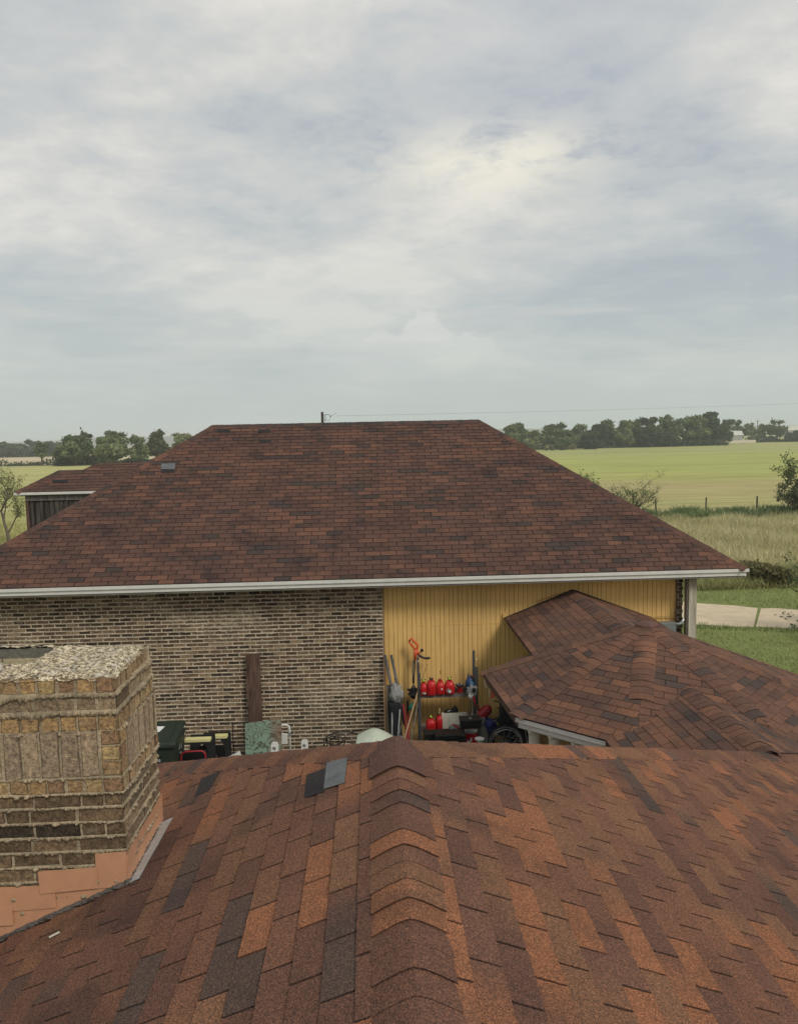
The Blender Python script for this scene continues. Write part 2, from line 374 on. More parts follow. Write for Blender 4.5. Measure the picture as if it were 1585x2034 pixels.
def tabs_on(pts, pal, seed, expo=.127, tw=.305, gap=.011, th=.010, missing=(), off0=0., minv=-.02):
    rng = random.Random(seed); P0, U, V, Nn = frame(pts)
    poly = ccw([((Vector(p)-P0).dot(U), (Vector(p)-P0).dot(V)) for p in pts])
    umin = min(p[0] for p in poly); umax = max(p[0] for p in poly); vmax = max(p[1] for p in poly)
    res = []; k = 0; v0 = minv
    while v0 < vmax:
        off = (k % 2)*tw*.5+rng.uniform(-.012, .012)+off0
        n0 = int(math.floor((umin-off)/tw))-1; c0 = pick(rng, pal); j = n0
        while j*tw+off < umax:
            u0 = j*tw+off
            if rng.random() < .62: c0 = pick(rng, pal)
            c1 = c0 if rng.random() < .62 else pick(rng, pal)
            jig = rng.uniform(-.0025, .0025)
            r = [(u0+gap/2, v0+jig), (u0+tw-gap/2, v0+jig+rng.uniform(-.002, .002)), (u0+tw-gap/2, v0+expo+.012), (u0+gap/2, v0+expo+.012)]
            q = clip2(r, poly)
            if len(q) >= 3 and area2(q) > .0006 and (k, j) not in missing:
                lift = th+rng.uniform(-.0012, .002)
                top = [P0+U*a+V*b+Nn*(lift-(lift-.0012)*max(0, min(1, (b-v0)/(expo+.012)))) for a, b in q]
                bot = [P0+U*a+V*b+Nn*(-.004) for a, b in q]
                cs = [lerp(c0, c1, max(0, min(1, (a-u0)/tw))) for a, b in q]
                dark = lerp(c0, (.03, .022, .02), .6)
                n = len(q); vs = top+bot; fs = [tuple(range(n))]+[(i, i+n, (i+1) % n+n, (i+1) % n) for i in range(n)]
                cc = [cs]+[dark]*n
                res.append((px_area([P0+U*a+V*b for a, b in q]), vs, fs, cc))
            c0 = c1; j += 1
        v0 += expo; k += 1
    return res
def deck(pts, parent, drop=.004, name='underlay', m=None):
    P0, U, V, Nn = frame(pts); a = [Vector(p)-Nn*drop for p in pts]; b = [Vector(p)-Nn*(drop+.03) for p in pts]; n = len(pts)
    return mesh_obj(name, a+b, [tuple(range(n)), tuple(range(2*n-1, n-1, -1))]+[(i, i+n, (i+1) % n+n, (i+1) % n) for i in range(n)], m or M['deck'], parent)
def emit_pieces(res, parent, limit, name, m):
    """the pieces that show largest become single parts, the rest one part of kind stuff"""
    res = sorted(res, key=lambda r: -r[0]); 
    big = [r for r in res[:limit] if r[0] > 40]; rest = res[len(big):]
    for r in big: mesh_obj(name, r[1], r[2], m, parent, r[3])
    if rest:
        V_, F_, C_ = [], [], []
        for _, vs, fs, cc in rest:
            k = len(V_); V_ += vs; F_ += [tuple(i+k for i in f) for f in fs]; C_ += cc
        mesh_obj(name+'_field', V_, F_, m, parent, C_, kind='stuff')
def caps_on(A, B, nL, nR, pal, seed, w=.30, expo=.127, lift=.007, th=.0045, soft=.035, piece=.16):
    """cap shingles bent over the line A (low / near end) to B; nL, nR: normals of the two roof planes"""
    rng = random.Random(seed); A, B = Vector(A), Vector(B); D = (B-A).normalized(); L = (B-A).length
    nL, nR = Vector(nL).normalized(), Vector(nR).normalized()
    dL = D.cross(nL).normalized(); dR = D.cross(nR).normalized()
    up = (nL+nR).normalized()
    if dL.dot(up) > 0: dL = -dL
    if dR.dot(up) > 0: dR = -dR
    if dL.dot(dR) > .999: dR = -dL
    ts = [-1, -.6, -.3, -.12, 0, .12, .3, .6, 1]
    res = []; s = 0.; c = pick(rng, pal)
    while s < L:
        e = min(s+expo+.025, L+.005)
        if rng.random() < .6: c = pick(rng, pal)
        c1 = c if rng.random() < .6 else pick(rng, pal)
        top = []; jw = rng.uniform(-.006, .006); l2 = lift+rng.uniform(-.002, .003)
        for q, (ss, hh) in enumerate(((s, l2+th), (e, l2-.001))):
            for t in ts:
                d = dL if t < 0 else dR; nn = nL if t < 0 else nR; a = abs(t)*(w/2+jw)
                base = d*a; tt = abs(t); bulge = soft*.10*(min(1, tt/.25)**.7)*max(0, 1-max(0, tt-.25)/.75)**1.3
                nb = (nn*(min(1, abs(t)/.3))+up*(1-min(1, abs(t)/.3))).normalized()
                droop = .006*(abs(t)**3)
                top.append(A+D*ss+base+nb*(hh+.004-droop+bulge))
        bot = [v-up*th for v in top]; n = len(ts); vs = top+bot; fs = []; cc = []
        for i in range(n-1):
            fs.append((i, i+1, n+i+1, n+i)); a_, b_ = lerp(c, c1, i/(n-1)), lerp(c, c1, (i+1)/(n-1)); cc.append([a_, b_, b_, a_])
        dk = lerp(c, (.02, .015, .014), .7); o = 2*n
        for i in range(n-1): fs.append((i+1, i, o+i, o+i+1)); cc.append(dk)
        for i in range(n-1): fs.append((n+i, n+i+1, o+n+i+1, o+n+i)); cc.append(dk)
        fs += [(0, n, o+n, o), (2*n-1, n-1, o+n-1, o+2*n-1)]; cc += [dk, dk]
        for i in range(n-1): fs.append((o+i, o+n+i, o+n+i+1, o+i+1)); cc.append(dk)
        res.append((abs(px_area([top[0], top[n-1], top[2*n-1], top[n]])), vs, fs, cc))
        s += expo
    return res
# ------------------------------------------------------------------ bricks and mortar
def brick_piece(c, U, V, Nn, w, h, d, col, rng, rough=.004, proud=0.):
    """one brick: irregular outline, chamfered arris; c = centre on the wall face"""
    pts = []
    for a, b in ((-1, -1), (-.35, -1), (.35, -1), (1, -1), (1, 0), (1, 1), (.35, 1), (-.35, 1), (-1, 1), (-1, 0)):
        pts.append((a*w/2+rng.uniform(-rough, rough)*.8, b*h/2+rng.uniform(-rough, rough)*.8))
    n = len(pts); ch = min(.005, h*.09); tilt = rng.uniform(-.0015, .0015)
    front = [c+U*(a*(1-2*ch/w))+V*(b*(1-2*ch/h))+Nn*(proud+tilt*a/w*2) for a, b in pts]
    mid = [c+U*a+V*b+Nn*(proud-ch) for a, b in pts]; back = [c+U*a+V*b-Nn*d for a, b in pts]
    vs = front+mid+back; fs = [tuple(range(n))]
    for i in range(n):
        j = (i+1) % n; fs += [(i, i+n, j+n, j), (i+n, i+2*n, j+2*n, j+n)]
    dk = tuple(x*.30 for x in col); ar = tuple(x*.55 for x in col)  # arris dirt and the shade inside the joints painted into the edge colours
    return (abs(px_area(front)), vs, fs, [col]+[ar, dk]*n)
def drip_strip(P0, U, V, Nn, u0, u1, v, hj, rng, step, drip, out, patch=None, fade=False):
    """mortar squeezed from a bed joint: ragged bead that hangs over the brick below"""
    n = max(2, int((u1-u0)/step)); vs = []; fs = []; d = 0; e = 0
    for i in range(n+1):
        u = u0+(u1-u0)*i/n
        d = (.55*d+.45*rng.uniform(0, 1)) if not fade else (.35*d+.65*rng.random()**1.8); e = .6*e+.4*rng.uniform(0, 1)
        big = patch(u, v) if patch else 0
        am = 1 if not fade else .25+1.5*max(0, mathutils.noise.noise((u*7+v*31, v*13, 2))+.25)
        dn = drip*am*(d**1.5*1.7)+big; upv = drip*.35*e; o = out*(.35+1.0*d)*min(1.3, .35+am*.7)
        b = P0+U*u
        jt = (lambda: V*rng.uniform(-.0035, .0035)+Nn*rng.uniform(-.0045, .004)) if fade else (lambda: Vector((0, 0, 0)))
        k4 = len(vs)
        vs += [b+V*(v+hj/2+upv)-Nn*.003, b+V*(v+hj*.2+upv*.3)+Nn*o*.8, b+V*(v-hj*.5-dn*.5)+Nn*o, b+V*(v-hj/2-dn)-Nn*.004+Nn*(o*.25)]
        if fade: vs[k4+1] += jt(); vs[k4+2] += jt(); vs[k4+3] += jt()*.6
    for i in range(n):
        for j in range(3): a = i*4+j; fs.append((a, a+1, a+5, a+4))
    return vs, fs
# ------------------------------------------------------------------ ground, path, hills, haze
def ground_mat():
    m, t, b = new_mat('field_ground'); p = pos(t)
    s = t.nodes.new('ShaderNodeSeparateXYZ'); t.links.new(p, s.inputs[0]); x, y = s.outputs[0], s.outputs[1]
    wob = noise(t, p, .05, 4, .6); wob2 = noise(t, p, .6, 4, .6)
    mpn = N(t, 'ShaderNodeMapping'); mpn.inputs['Scale'].default_value = (.12, 1, 1); t.links.new(p, mpn.inputs[0])
    streak = noise(t, mpn.outputs[0], .12, 6, .65, .4); streak2 = noise(t, mpn.outputs[0], .035, 4, .6, .4)
    yw = math_(t, 'ADD', y, math_(t, 'ADD', math_(t, 'MULTIPLY', math_(t, 'SUBTRACT', wob2, .5), 3.), math_(t, 'MULTIPLY', math_(t, 'MULTIPLY', math_(t, 'SUBTRACT', wob, .5), .35), y)))
    fine = noise(t, p, 2.2, 7, .7); tuft = noise(t, p, 9, 5, .7)
    lawn = ramp(t, tuft, [(.32, (.17, .20, .065)), (.55, (.27, .31, .105)), (.72, (.38, .40, .16))])
    tall = ramp(t, fine, [(.32, (.27, .24, .11)), (.5, (.41, .36, .18)), (.68, (.52, .46, .26))])
    f3 = ramp(t, streak, [(.32, (.37, .33, .15)), (.5, (.45, .385, .18)), (.68, (.42, .41, .17))])
    grn = ramp(t, streak, [(.3, (.32, .34, .10)), (.55, (.41, .42, .135)), (.7, (.48, .45, .18))])
    oliv = ramp(t, streak, [(.3, (.28, .285, .105)), (.5, (.37, .37, .145)), (.7, (.44, .43, .20))])
    c = mixc(t, smooth(t, yw, 29.5, 33), lawn, tall)
    c = mixc(t, smooth(t, yw, 50, 58), c, f3)
    c = mixc(t, smooth(t, yw, 88, 112), c, grn)
    c = mixc(t, smooth(t, yw, 190, 260), c, oliv)
    tf = noise(t, mpn.outputs[0], .9, 6, .7); tfc = ramp(t, tf, [(.32, (.80, .80, .78)), (.68, (1.2, 1.2, 1.2))]); c = mixc(t, smooth(t, yw, 55, 62), c, mixc(t, 1., c, tfc, 'MULTIPLY'))
    lf = ramp(t, streak, [(.3, (.35, .35, .125)), (.5, (.45, .43, .17)), (.7, (.52, .47, .22))])
    dry = ramp(t, streak2, [(.3, (.44, .38, .23)), (.6, (.60, .50, .33))])
    left = mixc(t, smooth(t, y, 232, 262), lf, dry)
    left = mixc(t, 1., left, tfc, 'MULTIPLY'); left = mixc(t, smooth(t, yw, 55, 34), left, mixc(t, smooth(t, fine, .4, .6), lawn, tall))
    c = mixc(t, smooth(t, x, -2, -14), c, left)
    # trampled earth between the two houses
    yard = math_(t, 'MULTIPLY', math_(t, 'MULTIPLY', smooth(t, yw, 15.8, 14.8), smooth(t, x, 6.5, 5.5)), smooth(t, x, -9, -8))
    c = mixc(t, yard, c, ramp(t, fine, [(.3, (.12, .10, .08)), (.7, (.22, .19, .16))]))
    t.links.new(c, b.inputs['Base Color']); b.inputs['Roughness'].default_value = .95; b.inputs['Specular IOR Level'].default_value = .1
    addbump(t, b, math_(t, 'ADD', fine, tuft), .9, .12); return m
G0 = -.2
gv = [(-4500, -300, G0), (4500, -300, G0), (4500, 6000, G0), (-4500, 6000, G0)]
tag(mesh_obj('ground', gv, [(0, 1, 2, 3)], ground_mat()), kind='structure')
conc = plain('path_concrete', (.56, .455, .31), .85, .18, 3, bump=.3)
pth = empty('path'); pth['kind'] = 'structure'
def pathpt(u, far):   # u along the path
    k = 6.15/5.95; return ((11.45+2.55*u)*k, (25.85-1.36*u)*k) if far else ((10.2+2.5*u)*k, (22.9-.75*u)*k)
segs = [(-7, -2.6), (-2.55, .52), (.555, 3.2), (3.25, 6.), (6.05, 9)]
for i, (a, b) in enumerate(segs):
    n = 14; top = []; rg = random.Random(i)
    sh = .10 if i in (1, 2) else 0
    near = [pathpt(a+(b-a)*k/n, False) for k in range(n+1)]; far = [pathpt(a+(b-a)*k/n+sh*.3, True) for k in range(n+1)]
    near = [(x, y+rg.uniform(-.06, .06)) for x, y in near]; far = [(x, y+rg.uniform(-.07, .05)-(.25 if i == 2 and k == 0 else 0)-(.18 if i == 1 and k == n else 0)) for k, (x, y) in enumerate(far)]
    ol = near+far[::-1]; m_ = len(ol); vs = [(x, y, G0+.03) for x, y in ol]+[(x, y, G0-.1) for x, y in ol]
    f = [(k, k+1, 2*n-k, 2*n+1-k) for k in range(n)]+[(k, k+m_, (k+1) % m_+m_, (k+1) % m_) for k in range(m_)]
    mesh_obj('slab', vs, f, conc, pth)
def hills():
    vs = []; fs = []; n = 160; rg = random.Random(4)
    ph = [rg.uniform(0, 6) for _ in range(8)]
    for i in range(n+1):
        x = -3600+7200*i/n; h = 24+9*math.sin(x*.0016+ph[0])+5*math.sin(x*.006+ph[1])+2.5*math.sin(x*.021+ph[2])+rg.uniform(0, 2.5)
        for y, z in ((2300, -1), (2420, h*.72), (2600, h), (3000, -1)): vs.append((x, y, z))
    for i in range(n):
        for j in range(3): a = i*4+j; fs.append((a, a+4, a+5, a+1))
    return tag(mesh_obj('hills', vs, fs, plain('wooded_hills', (.05, .065, .03), .95, .5, .02)), kind='structure')
hills()
hz_ = MB().box((0, 1450, 14.5), (7600, 3100, 31.0)).build('haze', None); tag(hz_, kind='stuff')
hm = bpy.data.materials.new('haze_air'); hm.use_nodes = True; ht = hm.node_tree; ht.nodes.clear()
pv = ht.nodes.new('ShaderNodeVolumePrincipled'); pv.inputs['Color'].default_value = (.90, .95, .97, 1); pv.inputs['Density'].default_value = .00042; pv.inputs['Anisotropy'].default_value = .2
ho = ht.nodes.new('ShaderNodeOutputMaterial'); ht.links.new(pv.outputs[0], ho.inputs['Volume']); hz_.data.materials.append(hm)

# ------------------------------------------------------------------ the near house: roof we stand on, chimney
XR, ZR, YH, S, C_ = .1, 4.23, 4.22, .4167, .862
AE = 5.80; ZE = ZR-S*AE; YE = YH+C_*AE
near = empty('shingled_house', (0, 1.2, 0), 0, 'foreground house seen from its red-brown shingle roof, brick chimney on the left', 'house')
def child_empty(name, parent): o = bpy.data.objects.new(name, None); COL.objects.link(o); o.parent = parent; o.empty_display_size = .1; return o
near.location = (0, 0, 0)
ML = [(XR-AE, YE, ZE), (XR-AE, -1., ZE), (XR, -1., ZR), (XR, YH, ZR)]
MR = [(XR+AE, -1., ZE), (XR+AE, YE, ZE), (XR, YH, ZR), (XR, -1., ZR)]
ME = [(XR+AE, YE, ZE), (XR-AE, YE, ZE), (XR, YH, ZR)]
roof = MB()
ov = [(XR-AE, YE, ZE), (XR-AE, -6, ZE), (XR, -6, ZR), (XR, YH, ZR), (XR+AE, YE, ZE), (XR+AE, -6, ZE)]
ov = [Vector(p)-Vector((0, 0, .004)) for p in ov]
nroof = mesh_obj('roof', ov+[p-Vector((0, 0, .12)) for p in ov], [(0, 1, 2, 3), (3, 2, 5, 4), (0, 3, 4), (6, 9, 8, 7), (9, 10, 11, 8), (6, 10, 9), (0, 6, 7, 1), (5, 11, 10, 4), (4, 10, 6, 0), (1, 7, 8, 2), (2, 8, 11, 5)], M['deck'], near)
def plane_on(px, py, s=-1):       # roof point of the near house seen at a pixel
    d = cf+cr*((px-W0/2)/FPX)-cu*((py-H0/2)/FPX); k = (ZR+S*s*XR-H)/(d.z+S*s*d.x); return CAM+d*k
res = tabs_on(ML, PAL_NEAR, 11, gap=.012)+tabs_on(MR, PAL_NEAR, 12, gap=.012)+tabs_on(ME, PAL_NEAR, 13)
# no shingles inside the chimney
def in_chim(r):
    c = sum((Vector(v) for v in r[1]), Vector())/len(r[1]); return -2.8 < c.x < -1.42 and 3.98 < c.y < 4.5
res = [r for r in res if not in_chim(r)]
emit_pieces(res, nroof, 299, 'shingle', M['shingle'])
nLn, nRn, nEn = frame(ML)[3], frame(MR)[3], frame(ME)[3]
cp = caps_on((XR, .3, ZR), (XR, YH-.02, ZR), nLn, nRn, PAL_NEAR, 21, w=.305, expo=.127, soft=.04)
cp += caps_on((XR-AE, YE, ZE), (XR, YH, ZR), nLn, nEn, PAL_NEAR, 22, w=.33, soft=.045)
cp += caps_on((XR+AE, YE, ZE), (XR, YH, ZR), nRn, nEn, PAL_NEAR, 23, w=.33, soft=.045)
emit_pieces(cp, nroof, 300, 'ridge_cap', M['shingle'])
# peak piece where the three ridges meet
pk = caps_on((XR, YH-.36, ZR), (XR, YH+.05, ZR), nLn, nRn, [((.120, .060, .045), 1)], 3, w=.325, expo=.40, lift=.013, soft=.04)
emit_pieces(pk[:1], nroof, 5, 'ridge_cap', M['shingle'])
nLv = nLn
def patch(name, pxs, h, m, cols=None):
    a = [plane_on(x, y)+nLv*h for x, y in pxs]; b = [plane_on(x, y)+nLv*(h-.004) for x, y in pxs]; n = len(a)
    return mesh_obj(name, a+b, [tuple(range(n))]+[(i, i+n, (i+1) % n+n, (i+1) % n) for i in range(n)], m, nroof, cols)
o = patch('slipped_shingle', [(651, 1520), (692, 1510), (686, 1560), (645, 1572)], .016, M['slate']); o['label'] = 'grey torn shingle underside showing'
dk = (.035, .031, .030)
o = patch('shingle', [(611, 1543), (650, 1529), (646, 1577), (606, 1589)], .012, M['shingle'], [dk]*5); o['label'] = 'dark replacement shingle tab'
o = patch('shingle', [(401, 1550), (438, 1535), (417, 1572), (389, 1587)], .012, M['shingle'], [dk]*5); o['label'] = 'dark replacement shingle tab'
tag(patch('nail_strip', [(99, 1866), (120, 1855), (121, 1857), (100, 1868)], .014, M['cream_plastic']))
# walls below the near roof
w = MB(); w.box((XR, (YE-6)/2-.2, (ZE-.15)/2), (2*AE-2.2, YE+4.4, ZE-.15)).box((XR, 1, -.1), (2*AE-2.3, 12, .3)); w.build('wall', plain('near_house_wall', (.30, .24, .17), .9), near)
f = MB(); f.box((XR-AE-.012, (YE-6)/2, ZE-.10), (.025, YE+6, .17)).box((XR+AE+.012, (YE-6)/2, ZE-.10), (.025, YE+6, .17)).box((XR, YE+.013, ZE-.10), (2*AE+.05, .025, .17)); f.build('fascia', M['white'], near)
# chimney
ch = MB().box((-2.119, 4.265, 3.15), (1.470, .590, 2.35)).build('chimney', M['chimney_mortar'], near)
CX, CY, CYB, CXL = -1.362, 3.940, 4.575, -2.87
UF, VV, NF = Vector((1, 0, 0)), Vector((0, 0, 1)), Vector((0, -1, 0)); UR, NR = Vector((0, 1, 0)), Vector((1, 0, 0))
PCH = {'h': [((.40, .26, .13), 5), ((.34, .225, .12), 4), ((.29, .18, .105), 3), ((.46, .33, .165), 2)],
       's': [((.27, .20, .13), 5), ((.31, .23, .15), 3), ((.13, .085, .055), 2)],
       'd': [((.14, .097, .06), 4), ((.21, .145, .088), 5), ((.30, .21, .12), 3), ((.05, .038, .028), 2)],
       'v': [((.39, .295, .20), 5), ((.33, .25, .175), 4), ((.44, .32, .205), 2)]}
rows = [(4.745, .078, .098, 'h', .000), (4.640, .066, .215, 's', .006), (4.546, .078, .100, 'h', .012), (4.470, .246, .100, 'v', .022), (4.213, .072, .100, 'h', .026)]
rows += [(4.130-.0805*k, .068, .243, 'd', .018) for k in range(15)]
rg = random.Random(5); cb = []; cs_ = []; bk = MB()
for ri, (zt, hh, ww, pal, pr) in enumerate(rows):
    zc_, hh_ = zt-hh/2-.006, hh+.014
    bk.box(((CX+CXL+pr-.005)/2, CY-pr+.005+.10, zc_), (CX-CXL+pr-.005, .20, hh_)).box(((CX+CXL)/2, CYB-.035, zc_), (CX-CXL-.001, .07, hh_)).box((CX+pr-.005-.20, (CY+.20-pr+CYB-.07)/2+.002, zc_), (.40, CYB-CY-.27+pr, hh_)).box((CXL+.15, (CY+.20-pr+CYB-.07)/2+.002, zc_), (.30, CYB-CY-.27+pr, hh_))
    for side in (0, 1):
        L = (CX-CXL) if side == 0 else (CYB-CY)
        O = Vector((CX+pr, CY-pr, 0)) if side == 0 else Vector((CX+pr, CY-pr, 0))
        U = -UF if side == 0 else UR; NN = NF if side == 0 else NR; L += pr
        u = 0.; first = True
        while u < L-.03:
            w_ = ww if ww < .12 else (ww if rg.random() < .8 else ww*.5)
            w_ += rg.uniform(-.006, .006)
            if pal in 'sd' and first: w_ = (.10 if (ri+side) % 2 else ww)
            if side == 1 and pal == 'v': w_ *= .98
            pc = PCH[pal]
            if pal == 'v' and first: # three stacked corner bricks
                for q in range(3):
                    w3 = .105; c = O+U*(u+w3/2)+VV*(zt-.0385-q*.083)
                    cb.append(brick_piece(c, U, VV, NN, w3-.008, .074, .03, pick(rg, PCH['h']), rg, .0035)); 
                u += .112; first = False; continue
            first = False
            if u+w_ > L: w_ = L-u
            if w_ < .03: break
            c = O+U*(u+w_/2)+VV*(zt-hh/2+rg.uniform(-.003, .003))
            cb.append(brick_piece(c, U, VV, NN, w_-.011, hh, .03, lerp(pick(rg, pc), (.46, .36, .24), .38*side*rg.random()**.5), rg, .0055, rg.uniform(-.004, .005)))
            u += w_
    hj = .010 if ri > 2 else .022
    for side in (0, 1):
        L = (CX-CXL+pr) if side == 0 else (CYB-CY+pr); O = Vector((CX+pr, CY-pr, 0)); U = -UF if side == 0 else UR; NN = NF if side == 0 else NR
        heavy = {0: .020, 1: .020, 2: .005, 3: .004, 4: .005}.get(ri, .010)
        vs, fs = drip_strip(O, U, VV, NN, -.004, L, zt-hh-hj/2, hj*1.1, rg, .0045, heavy, {0: .017, 1: .015}.get(ri, .006), None, True)
        cs_.append((vs, fs))
bk.build('joint_mortar', M['chimney_mortar'], ch)
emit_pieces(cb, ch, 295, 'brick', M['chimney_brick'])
V_, F_ = [], []
for vs, fs in cs_:
    k = len(V_); V_ += vs; F_ += [tuple(i+k for i in f) for f in fs]
for _ in range(260):   # blobs of mortar squeezed out of the joints
    side = rg.random() < .6; zt, hh, ww, pal, pr = rows[min(len(rows)-1, int(rg.random()**1.4*14))]; r = rg.uniform(.005, .014)
    if side: c = Vector((CX+pr+.004, CY+rg.uniform(0, .6), zt-hh-.006))
    else: c = Vector((CX-rg.uniform(0, .9), CY-pr-.004, zt-hh-.006))
    k = len(V_); n = 6
    for j in range(3):
        for i in range(n):
            t = 2*math.pi*i/n; rr = r*(1, 1.2, .5)[j]*rg.uniform(.7, 1.3); V_.append(c+Vector((math.cos(t)*rr, math.sin(t)*rr, (j-1)*r*.8-rg.uniform(0, .004))))
    for j in range(2):
        for i in range(n): F_.append((k+j*n+i, k+j*n+(i+1) % n, k+(j+1)*n+(i+1) % n, k+(j+1)*n+i))
    F_ += [tuple(k+i for i in reversed(range(n))), tuple(k+2*n+i for i in range(n))]
mesh_obj('squeezed_mortar', V_, F_, M['chimney_mortar'], ch, kind='stuff', smooth_=True)
# crown with flue opening
gx, gy = 96, 46; vs = []; fs = []; rg = random.Random(9)
hx0, hx1, hy0, hy1 = -2.52, -1.868, 4.165, 4.50
xs = sorted(set([CXL+(CX+.004-CXL)*i/gx for i in range(gx+1)]+[hx0, hx1])); ys = sorted(set([CY-.004+(CYB-CY+.01)*j/gy for j in range(gy+1)]+[hy0, hy1]))
import mathutils
for x in xs:
    for y in ys:
        e = min(x-CXL, CX-x, y-CY, CYB-y); lip = max(0, 1-max(max(hx0-x, x-hx1, 0), max(hy0-y, y-hy1, 0))/.16)
        z = 4.752+.010*min(1, max(0, e)/.1)+.016*lip+.016*mathutils.noise.noise((x*14, y*14, 0))+.009*mathutils.noise.noise((x*45, y*45, 3))-(.012 if e < .012 else 0)
        vs.append((x+rg.uniform(-.002, .002), y+rg.uniform(-.002, .002), z))
ny = len(ys)
for i in range(len(xs)-1):
    for j in range(ny-1):
        mx, my = (xs[i]+xs[i+1])/2, (ys[j]+ys[j+1])/2
        if hx0 < mx < hx1 and hy0 < my < hy1: continue
        a = i*ny+j; fs.append((a, a+ny, a+ny+1, a+1))
k0 = len(vs)
mesh_obj('crown', vs, fs, M['crown'], ch, smooth_=True)
# body below crown stays closed except the flue: liner walls stand proud of the core
fl = MB()
fl.box(((hx0+hx1)/2, hy1+.010, 4.72), (hx1-hx0+.04, .022, .085)).box(((hx0+hx1)/2, hy0-.010, 4.72), (hx1-hx0+.04, .022, .085)).box((hx0-.010, (hy0+hy1)/2, 4.72), (.022, hy1-hy0, .085)).box((hx1+.010, (hy0+hy1)/2, 4.72), (.022, hy1-hy0, .085))
fl.build('flue_liner', plain('flue_liner', (.15, .14, .11), .9, .5, 40, bump=.5), ch)
for x_ in (-2.36, -2.03): MB().box((x_, hy1+.004, 4.690), (.32, .022, .036)).build('flue_block', plain('flue_block', (.42, .36, .22), .9, .4, 40, bump=.5), ch)
# copper flashing
yF = CY-.022
def sheet(pts, th, name, m, off=0.):
    return MB().prism([(x, z) for x, z in pts], th, (0, yF-off, 0)).build(name, m, ch, bevel=0)
zr = lambda x: ZR-S*(XR-x)
sheet([(-2.9, zr(-2.9)-.02), (-1.335, zr(-1.335)-.02), (-1.335, 3.79), (-1.50, 3.79), (-1.50, 3.72), (-1.78, 3.72), (-1.78, 3.63), (-2.1, 3.63), (-2.1, 3.46), (-2.9, 3.2)], .003, 'base_flashing', M['copper'])
sheet([(-1.506, 3.612), (-1.345, 3.622), (-1.340, 3.812), (-1.503, 3.806)], .003, 'flashing_panel', M['copper'], .006)
sheet([(-1.800, 3.598), (-1.497, 3.618), (-1.496, 3.735), (-1.803, 3.722)], .003, 'flashing_panel', M['copper'], .011)
sheet([(-2.120, 3.500), (-1.722, 3.516), (-1.722, 3.642), (-2.12, 3.640)], .003, 'flashing_panel', M['copper'], .006)
sheet([(-2.45, 3.425), (-1.948, 3.432), (-1.948, 3.528), (-2.45, 3.515)], .003, 'flashing_panel', M['copper'], .011)
# side: slightly wavy sheet
vs = []; fs = []; n = 24
for i in range(n+1):
    y = yF+(CYB+.02-yF)*i/n
    for j, z in enumerate((3.60, 3.66, 3.73, 3.805)):
        vs.append((CX+.024+.006*mathutils.noise.noise((y*9, z*9, 1))+(.012 if j == 0 else 0), y, z+.006*mathutils.noise.noise((y*5, z, 7))))
for i in range(n):
    for j in range(3): a = i*4+j; fs.append((a, a+4, a+5, a+1))
sf = mesh_obj('side_flashing', vs, fs, M['copper'], ch, smooth_=True)
# galvanised apron strip on the roof beside the chimney
a = Vector((-1.335, 3.90, zr(-1.335)+.020)); bq = Vector((-1.335, 4.50, zr(-1.335)+.020)); dx = Vector((.075, 0, .075*0-.075*-S*0))
pz = lambda x, y: Vector((x, y, ZR-S*(XR-x)+.018))
g_ = [pz(-1.345, 3.895), pz(-1.275, 3.895), pz(-1.262, 4.53), pz(-1.345, 4.53)]
mesh_obj('apron_strip', g_+[v-Vector((0, 0, .006)) for v in g_], [(0, 1, 2, 3), (0, 4, 5, 1), (1, 5, 6, 2), (2, 6, 7, 3)], M['galv'], ch)
# lumpy sealant along the foot
V_, F_ = [], []; rg = random.Random(3)
def lump_line(p, q, n, r0, r1):
    for i in range(n):
        t = (i+rg.random())/n; c = p.lerp(q, t); r = rg.uniform(r0, r1); k = len(V_)
        for j in range(3):
            for s_ in range(6):
                an = s_*math.pi/3+rg.uniform(-.2, .2); rr = r*(1.3, 1., .3)[j]*rg.uniform(.7, 1.4); V_.append(c+Vector((math.cos(an)*rr*1.6, math.sin(an)*rr, j*r*.6-.004)))
        for j in range(2):
            for s_ in range(6): F_.append((k+j*6+s_, k+j*6+(s_+1) % 6, k+j*6+6+(s_+1) % 6, k+j*6+6+s_))
        F_.append(tuple(k+12+s_ for s_ in range(6)))
lump_line(pz(-2.6, yF-.012), pz(-1.33, yF-.012), 190, .004, .013); lump_line(pz(-1.325, yF), pz(-1.325, 4.5), 60, .003, .007)
mesh_obj('sealant', V_, F_, M['tar'], ch, kind='stuff')

# ------------------------------------------------------------------ the far house
far = empty('brick_house', (0, 0, 0), 0, 'long hip-roofed house across the yard, rustic brick left and mustard siding right', 'house')
X0, X1, Y0, Y1, ZB, XA, XB, YR, ZT = -8.24, 7.06, 14.10, 23.0, 3.375, -3.74, 2.61, 18.55, 6.362
FF = [(X0, Y0, ZB), (X1, Y0, ZB), (XB, YR, ZT), (XA, YR, ZT)]; FL = [(X0, Y1, ZB), (X0, Y0, ZB), (XA, YR, ZT)]
FR = [(X1, Y0, ZB), (X1, Y1, ZB), (XB, YR, ZT)]; FB = [(X1, Y1, ZB), (X0, Y1, ZB), (XA, YR, ZT), (XB, YR, ZT)]
rv = [Vector(p)-Vector((0, 0, .006)) for p in ((X0, Y0, ZB), (X1, Y0, ZB), (X1, Y1, ZB), (X0, Y1, ZB), (XA, YR, ZT), (XB, YR, ZT))]
froof = mesh_obj('roof', rv, [(0, 1, 5, 4), (1, 2, 5), (2, 3, 4, 5), (3, 0, 4), (3, 2, 1, 0)], M['deck'], far)
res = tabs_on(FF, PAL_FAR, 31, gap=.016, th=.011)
res2 = tabs_on(FL, PAL_FAR, 32)+tabs_on(FR, PAL_FAR, 33)+tabs_on(FB, PAL_FAR, 34)
